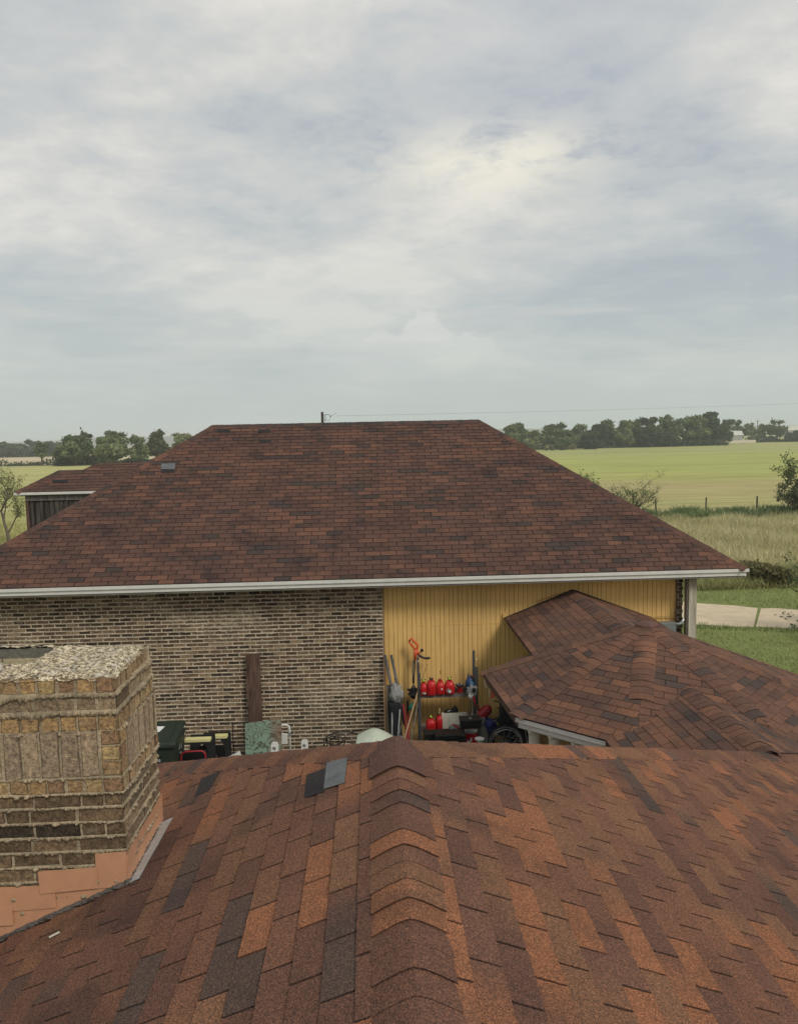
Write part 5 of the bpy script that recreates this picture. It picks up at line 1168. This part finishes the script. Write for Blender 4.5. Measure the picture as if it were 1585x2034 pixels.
# string trimmer hung upside down against the wall
Yt = 14.45
def L_(pts, Y_=Yt): return [at(x, y, Y_) for x, y in pts]
tip = at(822, 1400, Yt); t = thing('string_trimmer', (tip.x, Yt, tip.z), 'orange-handled string trimmer hanging upside down against the yellow siding', 'string trimmer'); off = Vector((tip.x, Yt, tip.z))
def rel(pts, Y_=Yt): return [p-off for p in L_(pts, Y_)]
MB().tube(rel([(812.5, 1275), (816.5, 1268.5), (822, 1274), (829, 1281), (829, 1287), (826, 1293)]), .022, 8).tube(rel([(813, 1276), (817, 1281), (822, 1287), (825.5, 1292)]), .020, 8).tube(rel([(826, 1291), (825, 1300), (824, 1312)]), [.038, .034, .022], 10).tube(rel([(826, 1290), (831, 1298), (835, 1302)]), [.025, .022, .012], 8).build('handle', M['orange_plastic'], t, smooth_=True)
MB().tube(rel([(824, 1312), (823, 1330), (821.5, 1362), (821, 1372)]), [.018, .014, .013, .013], 8).build('shaft', M['grey_metal'], t)
MB().tube(rel([(830, 1299), (835, 1304), (842, 1307.5), (849, 1308), (854.5, 1306.5)]), [.022, .024, .024, .026, .020], 8).build('grip', M['black_plastic'], t, smooth_=True)
MB().tube(rel([(831.5, 1300), (834.5, 1296), (838, 1292)]), .010, 6).lathe([(.01, -.02), (.03, -.015), (.03, .015), (.01, .02)], at(838, 1292, Yt)-off, 10, RX(math.pi/2)).build('knob', M['black_plastic'], t)
MB().tube(rel([(830.5, 1299), (824, 1308), (819.5, 1320), (818.5, 1335), (820.5, 1348)]), .009, 6).build('cable', M['dust_grey'], t, smooth_=True)
MB().tube(rel([(820.8, 1346), (821, 1358)]), .020, 8).build('cable_plug', M['black_plastic'], t)
hd = MB(); hd.lathe([(.02, .14), (.045, .10), (.05, .02), (.10, .0), (.12, -.03), (.05, -.06), (.04, -.12)], at(821.5, 1376, Yt)-off, 14).build('motor_head', M['black_plastic'], t)
MB().prism([(-.14, 0), (.13, .02), (.09, -.05), (.02, -.14), (-.08, -.16), (-.06, -.06)], .05, at(822, 1369, Yt)-off).build('guard', M['black_plastic'], t)
# storage rack: two uprights, plank shelf
Yk = 14.2
xl, xr = at(832.5, 1380, Yk).x, at(944, 1380, Yk).x; zs = at(880, 1383, Yk-.18).z
t = thing('storage_rack', ((xl+xr)/2, Yk, G0), 'grey metal storage rack with a worn wooden shelf against the yellow siding', 'rack'); cxk = (xl+xr)/2
for x, yt, m_, wd_ in ((xl, 1306, 'grey_metal', .045), (xr, 1294, 'grey_metal', .05)):
    top = at(944 if x == xr else 831, yt, Yk+.1).z-G0
    for y in (-.18, .18):
        up_ = MB(); up_.prism([(-wd_/2, 0), (wd_/2, 0), (wd_/2, top-(.0 if y > 0 else .22)), (-wd_/2, top-(.02 if y > 0 else .22))], .03, (x-cxk, y, 0)).build('upright', M[m_], t)
    MB().box((x-cxk, 0, zs-G0-.05), (.03, .34, .03)).box((x-cxk, 0, .3), (.03, .34, .03)).build('brace', M[m_], t, kind='stuff')
for dx, z_ in ((-.005, at(832, 1313, Yk).z), (.03, at(950, 1309, Yk).z)):
    MB().box(((xl if dx < 0 else xr)-cxk+dx, -.02, z_-G0), (.02, .01, .025)).build('hook', M['white_plastic'], t)
sh = MB().box((0-.01, -.02, zs-G0+.015), (xr-xl-.03, .36, .075)).build('shelf', M['shelf_wood'], t)
MB().box((0-.01, .0, at(853, 1453, 13.95).z-G0-.02), (xr-xl-.03, .34, .03)).build('lower_shelf', M['shelf_wood'], t)
zsh = zs+.054
# red fuel cans
def fuel_can(x_, Y_, z_, w_, h_, label, cap='black', lean=0., col='red_plastic', spout=None, sticker=None, rz=0., taper=.72, grp='red fuel cans on and under the shelf'):
    t = thing('fuel_can', (at(x_, 1375, Y_).x, Y_, z_), label, 'fuel can', rz, grp); hb_ = h_*.86
    mb = MB(); w2 = w_/2; d2 = .11
    prof = [(0, .96, .96), (.05, 1, 1), (.45, 1.0, 1), (.70, .96, .92), (.88, taper, .75), (1., taper*.62, .5)]
    n = 20; vs = []; fs = []
    for z, kx, ky in prof:
        for j in range(n):
            a = 2*math.pi*j/n; c_, s_ = math.cos(a), math.sin(a); e = .55; vs.append((w2*kx*math.copysign(abs(c_)**e, c_), d2*ky*math.copysign(abs(s_)**e, s_), z*hb_))
    for i in range(len(prof)-1):
        for j in range(n): fs.append((i*n+j, i*n+(j+1) % n, (i+1)*n+(j+1) % n, (i+1)*n+j))
    fs += [tuple(reversed(range(n))), tuple((len(prof)-1)*n+j for j in range(n))]; mb.add(vs, fs); bo = mb.build('body', M[col], t, smooth_=True)
    MB().tube([(-w2*.25, d2*.3, hb_*.80), (-w2*.2, 0, hb_*1.06), (w2*.35, 0, hb_*1.06), (w2*.55, 0, hb_*.80)], .016, 8).build('handle', M[col], t, smooth_=True)
    MB().box((0, -d2-.001, hb_*.42), (w_*.55, .008, hb_*.45)).build('rib_panel', M[col], bo, bevel=.003)
    if cap:
        MB().lathe([(.026, hb_*.97), (.028, hb_*1.10), (.02, hb_*1.14)], (0, 0, 0), 12).build('cap', M['black_plastic'], t)
    if spout == 'nozzle':
        MB().tube([(0, 0, hb_*1.1), (.0, 0, hb_*1.22), (.035, -.01, hb_*1.28)], [.018, .016, .012], 8).tube([(0, 0, hb_*1.18), (-.045, 0, hb_*1.26)], .009, 6).build('nozzle', M['black_plastic'], t)
        MB().lathe([(.004, -.015), (.021, -.012), (.021, .012), (.004, .015)], (0.004, -.018, hb_*1.20), 10, RX(math.pi/2)).build('green_collar', M['lime'], t)
    if spout == 'rod': MB().tube([(0, 0, hb_*1.1), (.02, 0, hb_*1.5)], .008, 6).build('spout', M['yellow_plastic'], t)
    if sticker:
        MB().box((sticker[0]*w_, -d2-.008, hb_*sticker[1]), (w_*sticker[2], .004, hb_*sticker[3]), RY(sticker[4] if len(sticker) > 4 else 0)).build('sticker', M['dust_grey'], t)
        MB().box((sticker[0]*w_+w_*.08, -d2-.011, hb_*sticker[1]-.01), (w_*sticker[2]*.5, .004, hb_*sticker[3]*.5), RY(sticker[4] if len(sticker) > 4 else 0)).build('sticker_patch', M['white_plastic'], t)
    return t
fuel_can(841.5, 14.05, zsh, .135, .245, 'slim red fuel can leftmost on the shelf, with black nozzle and grey label', spout='nozzle', sticker=(0, .22, .6, .16))
MB_ = None
t = fuel_can(857, 14.02, zsh, .165, .30, 'bright crimson fuel can with a rounded top, second from left on the shelf', cap='black', spout='', taper=.86); MB().tube([(-.02, 0, .27), (-.035, 0, .32)], .01, 6).tube([(.01, 0, .27), (.03, 0, .305)], .012, 6).build('spout', M['black_plastic'], t, kind='stuff')
t = fuel_can(874.5, 14.05, zsh, .165, .265, 'plain red fuel can with a flat shoulder, third from left on the shelf', cap=None); MB().lathe([(.03, .22), (.032, .262), (.026, .272)], (0, 0, 0), 12).build('cap', M['dark_red_plastic'], t); MB().box((.02, -.12, .11), (.025, .006, .03), RY(.6)).build('sticker', M['white_plastic'], t)
fuel_can(893, 14.05, zsh, .185, .27, 'red fuel can with a slanted white label and lime collar, rightmost on the shelf', spout='nozzle', sticker=(-.12, .30, .5, .30, .6))
zlow = at(853, 1453, 13.95).z
fuel_can(854.5, 13.98, zlow, .19, .27, 'red fuel can with lime-collared nozzle under the shelf, left of the pair', spout='nozzle', sticker=(.12, .2, .6, .14))
fuel_can(871, 14.08, zlow, .13, .30, 'narrow red fuel can with a tall yellow spout under the shelf', spout='rod')
# long stick with a ball end standing on the shelf
a, b = at(838, 1352, 14.1), at(848, 1321, 14.1); o = tag(MB().tube([(0, 0, 0), b-a], .004, 5).lathe([(.002, -.01), (.011, 0), (.002, .01)], b-a, 8).build('thin_rod', M['brown_wood']), 'thin dark rod with a ball tip rising from the left shelf end', 'rod'); o.location = a
a, b = at(875, 1340, 14.4), at(874.5, 1332, 14.4); o = tag(MB().tube([(0, 0, 0), b-a], .007, 5).build('wall_hook', M['brown_wood']), 'tiny brown hook on the siding above the third fuel can', 'hook'); o.location = a
# red cord spool
t = thing('cord_reel', (at(913, 1372, 14.05).x, 14.05, zsh), 'dark red cord reel with black flanges between the fuel cans and blue jug', 'reel')
MB().lathe([(.052, .02), (.052, .13)], (0, 0, 0), 16).build('spool', M['dark_red_plastic'], t, smooth_=False)
MB().lathe([(.062, 0), (.065, .012), (.062, .022)], (0, 0, 0), 16).build('flange', M['dark_red_plastic'], t); MB().lathe([(.08, .128), (.085, .14), (.08, .152)], (0, 0, 0), 16).build('flange', M['black_plastic'], t); MB().lathe([(.03, .152), (.028, .165)], (-.03, 0, 0), 10).lathe([(.03, .152), (.028, .165)], (.035, 0, 0), 10).build('knob', M['dust_grey'], t, kind='stuff')
MB().box((-.10, .03, .05), (.07, .10, .08)).box((.105, .03, .05), (.07, .10, .09)).build('side_block', M['black_plastic'], t, kind='stuff')
# dark blue jug
t = thing('jug', (at(934, 1372, 14.1).x, 14.12, zsh), 'dark blue plastic jug at the right end of the shelf', 'jug')
MB().lathe([(.075, 0), (.085, .02), (.085, .17), (.06, .23), (.03, .26), (.03, .29)], (0, 0, 0), 16, None, 1.1, .9).build('body', M['blue_plastic'], t, smooth_=True); MB().lathe([(.04, 0), (.04, .01)], (.02, -.085, .17), 12, RX(math.pi/2)).build('badge', M['pale_blue'], t)
MB().tube([(-.04, 0, .24), (-.03, 0, .34)], .012, 6).build('spout', M['grey_metal'], t); MB().lathe([(.018, 0), (.018, .03)], (.05, 0, .25), 8).build('cap', M['red_plastic'], t)
# cloth with a red strap hung on the rack, tripod below it
a = at(938, 1373, 13.85); t = thing('folding_umbrella', (a.x, 13.85, a.z), 'crumpled grey and white cloth bundle with a red strap hanging by the blue jug', 'cloth bundle')
lumpy('cloth', (0, 0, 0), .085, 'grey_cloth', t, 21, 1.0, .7, 1.15, amp=.7); lumpy('cloth_fold', (-.03, -.04, -.07), .05, 'offwhite_paper', t, 25, .8, .5, 1.3, amp=.7); lumpy('dark_fold', (.01, -.05, .02), .045, 'dark_cloth', t, 29, .8, .5, 1.2, amp=.7)
MB().tube([(.01, -.06, -.08), (.03, -.07, -.18), (.05, -.05, -.27)], [.018, .02, .012], 6).build('strap', M['red_metal'], t)
for x0_, x1_ in ((-.03, -.03), (.03, .02), (.05, .12)): MB().tube([(x0_, 0, -.08), (x1_, .02, -.62)], .012, 6).build('pole', M['grey_metal'], t)
# white foam panel with a cut corner
a = at(877, 1417, 14.1); b = at(926, 1415, 14.1); c = at(926, 1432, 14.1); d = at(913, 1450, 14.1); w_ = b.x-a.x
t = thing('foam_panel', (a.x, 14.1, G0), 'cream white panel with a notched lower right corner under the shelf', 'panel'); h_ = a.z-G0
mb = MB(); mb.prism([(0, .05), (w_*.72, .05), (w_*.72, h_-.27), (w_*.78, h_-.22), (w_*.98, h_-.18), (w_, h_-.14), (w_, h_), (0, h_)], .05); pn = mb.build('panel', M['cream_plastic'], t)
MB().box((w_*.28, -.028, h_*.62), (.006, .004, h_*.6)).box((w_*.36, -.028, h_-.30), (w_*.6, .004, .005)).build('seam', M['dust_grey'], pn, kind='stuff')
a = at(896, 1408, 14.15); t = thing('power_tool', (a.x, 14.12, at(896, 1415, 14.1).z), 'black power tool lying on top of the cream panel', 'power tool')
MB().prism([(-.14, 0), (-.12, .05), (-.11, .02), (-.05, .06), (.0, .03), (.05, .11), (.08, .12), (.13, .05), (.13, 0)], .08).build('body', M['black_plastic'], t, bevel=.004); MB().tube([(-.07, -.045, .02), (-.02, -.045, .045)], .012, 6).build('blade', M['silver'], t)
# black cases in front
def case(name, x0, x1, yt, yb, Y_, dpt, label, cat='tool case', zb=None, m='black_plastic', rz=0):
    a, b, c = at(x0, yt, Y_), at(x1, yt, Y_), at(x0, yb, Y_); zb_ = G0 if zb is None else zb; t = thing(name, ((a.x+b.x)/2, Y_+dpt/2, zb_), label, cat, rz); w_, h_ = b.x-a.x, a.z-zb_
    MB().box((0, 0, h_/2), (w_, dpt, h_)).build('shell', M[m], t, bevel=.018); return t, w_, h_
t, w_, h_ = case('tool_case', 843, 895, 1458, 1474, 13.3, .22, 'wide black tool case lying in front of the red fuel cans'); MB().box((w_*.12, -.12, h_-.10), (.09, .03, .06)).build('latch', M['dust_grey'], t, bevel=.004); MB().tube([(-.08, -.11, h_-.03), (-.06, -.14, h_+.0), (.06, -.14, h_), (.08, -.11, h_-.03)], .010, 6).build('handle', M['black_plastic'], t)
MB().lathe([(.012, 0), (.012, .012)], (-w_*.25, -.113, h_-.14), 8, RX(math.pi/2)).build('rivet', M['white_plastic'], t)
t, w_, h_ = case('tool_case', 866, 926, 1462, 1480, 12.9, .3, 'long low black case in front of the wide tool case'); MB().box((0, -.16, h_-.05), (w_*.5, .02, .02)).build('latch', M['black_plastic'], t)
a = at(908, 1452, 13.5); t = thing('grey_bag', (a.x, 13.5, G0), 'grey cloth sack slumped between the black case and the red bucket', 'sack'); lumpy('sack_body', (0, 0, a.z-G0-.05), .14, 'dust_grey', t, 31, 1.1, .8, 1.3, amp=.4); MB().box((0, 0, .15), (.2, .18, .35)).build('sack_base', M['dust_grey'], t, bevel=.04)
# red bucket with white lid and a black box on it
a, b = at(923, 1456, 13.2), at(951, 1456, 13.2); zb_ = at(936, 1456, 13.2).z; t = thing('bucket', ((a.x+b.x)/2, 13.35, G0), 'red bucket with white lettering and a pale lid under the black box', 'bucket'); h_ = zb_-G0; R2 = (b.x-a.x)/2
MB().lathe([(R2*.8, 0), (R2*.97, h_-.02), (R2, h_)], (0, 0, 0), 20).build('body', M['red_plastic'], t, smooth_=False); MB().lathe([(R2*1.05, h_-.03), (R2*1.08, h_), (R2*1.02, h_+.03)], (0, 0, 0), 20).build('rim', M['pale_blue'] if False else M['silver'], t); MB().lathe([(R2*.98, h_+.03), (R2*.9, h_+.07)], (0, 0, 0), 20).build('lid', M['white_plastic'], t)
MB().box((-.01, -R2*.97, h_-.14), (.028, .01, .07)).box((-.055, -R2*.93, h_-.17), (.06, .01, .03)).build('lettering', M['white_plastic'], t, kind='stuff')
MB().tube([(-R2, 0, h_-.03), (-R2-.12, -.05, h_+.07), (-R2-.20, -.05, h_+.13)], [.01, .018, .012], 6).build('handle', M['red_plastic'], t)
a, b, c = at(915, 1434, 13.1), at(958, 1434, 13.1), at(915, 1452, 13.1); t = thing('battery_box', ((a.x+b.x)/2, 13.28, c.z-.0), 'black plastic box with a lid resting on the red bucket', 'box'); w_ = b.x-a.x; h_ = a.z-c.z
MB().prism([(-w_*.46, 0), (w_*.46, 0), (w_*.5, h_*.72), (-w_*.5, h_*.72)], .24).build('box_body', M['black_plastic'], t, bevel=.012); MB().box((0, 0, h_*.85), (w_*1.02, .26, h_*.24)).build('lid', M['black_plastic'], t, bevel=.012); MB().lathe([(.04, 0), (.03, .012)], (0, -.02, h_*.97), 10).build('knob', M['dust_grey'], t)
a = at(946, 1424, 13.7); t = thing('jumble_crate', (a.x, 13.75, G0), 'small dark crate of scrap parts behind the black box', 'crate'); MB().box((0, 0, (a.z-G0)/2), (.32, .25, a.z-G0)).build('crate_body', M['dust_grey'], t, bevel=.01)
for i in range(6): MB().tube([(-.13+i*.05, 0, a.z-G0-.02), (-.10+i*.045, .05, a.z-G0+.05+.03*(i % 2))], .010, 5).build('scrap_piece', M['tan_wood' if i % 2 else 'dark_wire'], t)
# tilted dark red can and blue bag
a = at(963, 1415, 13.75); t = thing('watering_can', a-Vector((0, 0, .0)), 'dark red plastic can tilted on its side above the wheelchair', 'can')
MB().lathe([(.085, -.13), (.10, -.10), (.095, .08), (.06, .13), (.05, .14)], (0, 0, 0), 16, RY(.75)).build('body', M['dark_red_plastic'], t, smooth_=True); MB().tube([(.02, -.03, .11), (.09, -.03, .13), (.12, -.03, .05)], .013, 6).build('handle', M['dark_red_plastic'], t); MB().tube([(-.10, 0, 0), (-.125, 0, .13)], .015, 6).build('spout', M['dark_red_plastic'], t)
a = at(969, 1437, 13.7); t = thing('blue_bag', (a.x, 13.7, G0), 'navy blue bag crammed beside the wheelchair seat', 'bag'); lumpy('bag_body', (0, 0, a.z-G0-.06), .15, 'bluecloth', t, 41, 1.1, .9, .9, amp=.35); MB().box((0, 0, (a.z-G0)/2-.1), (.24, .2, a.z-G0-.2)).build('bag_base', M['dark_cloth'], t, bevel=.03)
# wheelchair
cw = at(1004, 1476, 13.45); wc = thing('wheelchair', (cw.x+.12, 13.6, G0), 'folded black wheelchair with a large spoked wheel beside the porch', 'wheelchair'); zc = at(1004, 1477, 13.45).z-G0
def wheel(yo, nm):
    R = .325; ax = MB(); cx = cw.x-(cw.x+.12); w = MB(); n = 36
    w.tube([(cx+R*math.cos(2*math.pi*i/n), yo, zc+R*math.sin(2*math.pi*i/n)) for i in range(n)], .017, 8, closed=True); o = w.build('wheel', M['rubber'], wc, smooth_=True)
    MB().tube([(cx+(R-.025)*math.cos(2*math.pi*i/n), yo, zc+(R-.025)*math.sin(2*math.pi*i/n)) for i in range(n)], .011, 6, closed=True).build('rim', M['silver'], o, smooth_=True)
    MB().tube([(cx+(R-.05)*math.cos(2*math.pi*i/n), yo-.05, zc+(R-.05)*math.sin(2*math.pi*i/n)) for i in range(n)], .009, 6, closed=True).build('hand_rim', M['silver'], o, smooth_=True)
    MB().lathe([(.03, -.03), (.035, 0), (.03, .03)], (cx, yo, zc), 12, RX(math.pi/2)).build('hub', M['dust_grey'], o)
    for i in range(12):
        a = 2*math.pi*(i+.3)/12; MB().tube([(cx+.02*math.cos(a), yo, zc+.02*math.sin(a)), (cx+(R-.03)*math.cos(a), yo, zc+(R-.03)*math.sin(a))], .005, 4).build('spoke', M['silver'], o)
wheel(-.15, 'a'); wheel(.28, 'b')
MB().box((-.02, .07, zc+.16), (.44, .40, .06)).build('seat', M['dark_cloth'], wc, bevel=.015)
MB().prism([(-.30, zc+.16), (.02, zc+.16), (-.06, zc+.62), (-.14, zc+.70), (-.28, zc+.68)], .36, (.12, .08, 0)).build('backrest', M['dark_cloth'], wc, bevel=.03)
for y in (-.11, .26):
    MB().tube([(-.14, y, zc), (-.12, y, zc+.35), (-.14, y, zc+.62), (-.26, y, zc+.66)], .013, 6).build('back_tube', M['dark_wire'], wc)
    MB().box((.14, y, zc+.31), (.30, .06, .04)).build('armrest', M['black_plastic'], wc, bevel=.01); MB().tube([(.30, y, zc+.30), (.33, y, zc), (.40, y, .12)], .012, 6).build('front_tube', M['silver'], wc); MB().lathe([(.02, -.012), (.07, -.014), (.07, .014), (.02, .012)], (.34, y, .07), 12, RX(math.pi/2)).build('caster', M['rubber'], wc)
lumpy('jacket', (-.04, .02, zc+.42), .17, 'dark_cloth', wc, 51, 1.1, .9, 1.35, amp=.35)
t = thing('jug', (at(960, 1462, 13.3).x, 13.5, G0), 'translucent grey jug between the red bucket and the wheelchair wheel', 'jug'); h_ = at(960, 1444, 13.3).z-G0
MB().lathe([(.10, 0), (.12, .03), (.12, h_-.2), (.07, h_-.08), (.03, h_-.03), (.03, h_)], (0, 0, 0), 14).build('body', M['dust_grey'], t, smooth_=True); MB().tube([(.0, -.04, h_-.05), (.06, -.06, h_+.02), (.09, -.05, h_-.08)], .009, 5).build('handle', M['dark_wire'], t)
a = at(954, 1472, 12.6); t = thing('bowl', (a.x, 12.7, G0), 'small white dish top just above the roof ridge by the bucket', 'dish'); MB().lathe([(.04, a.z-G0-.06), (.085, a.z-G0)], (0, 0, 0), 14).build('dish', M['white_plastic'], t); MB().lathe([(.03, 0), (.03, a.z-G0-.06)], (0, 0, 0), 8).build('stand', M['dust_grey'], t)
# orange cord and hook hung under the porch eave
a = at(974, 1378, 13.9); t = thing('orange_cord', a, 'orange cord hanging beside the porch eave on a pale hook', 'cord')
MB().tube([(.02, 0, .06), (.05, 0, -.02), (.0, 0, -.10), (.06, 0, -.06), (.10, 0, .0), (.06, 0, .08)], .013, 6).build('coil', M['orange_plastic'], t); MB().tube([(-.02, 0, .08), (-.035, 0, -.05), (.0, 0, -.10), (.06, 0, -.11)], .009, 6).build('hook', M['cream_plastic'], t)
MB().tube([(-.10, 0, .25), (-.09, 0, .12), (-.07, 0, .10), (-.07, 0, .16)], .008, 6).build('hook', M['cream_plastic'], t)
# black cabinet under the porch
q = at(1034, 1440, 11.2); t = thing('cabinet', (at(1034, 1450, 14.1).x, 14.2, G0), 'tall black cabinet in the shade under the porch roof', 'cabinet'); h_ = at(1036, 1436, 14.0).z-G0
MB().box((0, 0, h_/2+.02), (.55, .4, h_)).build('carcass', M['black_plastic'], t, bevel=.01); MB().box((0, -.205, h_/2), (.51, .012, h_-.08)).build('door', M['black_plastic'], t); MB().tube([(-.07, -.22, h_-.30), (-.07, -.24, h_-.34), (-.07, -.22, h_-.42)], .008, 6).build('handle', M['silver'], t)
# ------------------------------------------------------------------ distant farm, poles, lines
def shed(name, x0, x1, ytop, ybase, Y_, wallc, roofc, label):
    a, b = at(x0, ybase, Y_), at(x1, ybase, Y_); t = at(x0, ytop, Y_); w_ = b.x-a.x; zb = G0; hh = t.z-zb; e = empty(name, ((a.x+b.x)/2, Y_, zb), 0, label, 'farm building')
    MB().box((0, 4, hh*.33), (w_, 8, hh*.66)).build('wall', wallc, e)
    MB().prism([(-w_/2-.3, hh*.64), (w_/2+.3, hh*.64), (w_/2-.6, hh), (-w_/2+.6, hh)], 8.6, (0, 4, 0)).build('roof', roofc, e)
    return e
wm = plain('white_sheet_metal', (.70, .70, .68), .5, .05, .3); gm = plain('grey_sheet_metal', (.35, .34, .32), .6, .1, .3)
e = shed('farmhouse', 1444, 1475, 856, 868, 400, gm, wm, 'small distant farmhouse with a white roof among trees at right')
for dx in (-2.4, 0, 2.2): MB().box((dx, -.03, 1.3), (.9, .06, 1.1)).build('window', M['black_plastic'], e)
e = shed('long_barn', 1566, 1640, 846, 858, 620, gm, wm, 'long pale distant barn at the right frame edge')
a, b = at(1443, 878, 395), at(1502, 878, 395)
tag(MB().box(((a.x+b.x)/2, 396, .75), (b.x-a.x, 1.2, 1.5)).build('concrete_barrier', plain('pale_block', (.62, .55, .45), .8, .1, .3)), 'long low pale wall below the distant farmhouse', 'wall')
def pole(name, x, Y_, z, r, label, cross=0):
    e = empty(name, (x, Y_, G0), 0, label, 'utility pole', 'utility poles'); MB().tube([(0, 0, -.3), (0, 0, z-G0)], [r*1.25, r], 10).build('mast', M['darkbark'], e)
    if cross: MB().box((0, 0, z-G0-cross), (2.6*r/.14, .12, .14)).build('crossarm', M['darkbark'], e)
    return e
q = at(640, 818, 62); qx, qz = q.x, q.z
e = pole('utility_pole', qx, 62, qz, .105, 'dark wooden utility pole top with curled wires above the house ridge')
MB().tube([(.11, 0, qz-.30-G0), (.22, 0, qz-.22-G0), (.34, 0, qz-.20-G0), (.62, 0, qz-.26-G0)], .018, 5).tube([(.11, 0, qz-.55-G0), (.2, 0, qz-.40-G0), (.3, 0, qz-.2-G0)], .014, 5).build('bracket', M['dark_wire'], e)
MB().lathe([(.03, -.07), (.05, -.04), (.035, 0), (.05, .04), (.02, .07)], (.22, 0, qz-.66-G0), 8).build('insulator', M['dark_wire'], e); MB().lathe([(.03, -.06), (.045, -.02), (.03, .05)], (.64, 0, qz-.34-G0), 8).build('insulator', M['dark_wire'], e)
loop = [(.2, 0, qz-.3-G0)]+[(.2+.55*t, 0, qz-.3-G0-.42*math.sin(math.pi*min(1, t*1.1))) for t in (.2, .4, .6, .8, 1)]+[(1.15, 0, qz-.12-G0)]
MB().tube(loop, .012, 5).build('jumper_wire', M['dark_wire'], e)
def line(name, pts, r, label):
    tag(MB().tube(pts, r, 4).build(name, M['dark_wire']), label, 'power line')
A = at(668, 826, 62); B = at(1590, 801, 95)
line('power_line', [A.lerp(B, t)-Vector((0, 0, math.sin(math.pi*t)*.12)) for t in [i/16 for i in range(17)]], .008, 'single thin power line running from the pole to the right edge')
P1_ = at(1505, 834, 520); pole('utility_pole', P1_.x, 520, P1_.z, .22, 'distant utility pole with a crossarm above the trees at right', .9)
P2_ = at(1564, 846, 400); pole('utility_pole', P2_.x, 400, P2_.z, .20, 'distant plain pole beside the dark domed tree at right')
A = at(960, 868, 300); B = at(1640, 846, 300)
line('power_line', [A.lerp(B, t)-Vector((0, 0, math.sin(math.pi*t)*.3)) for t in [i/16 for i in range(17)]], .022, 'faint low power line crossing in front of the right treeline')
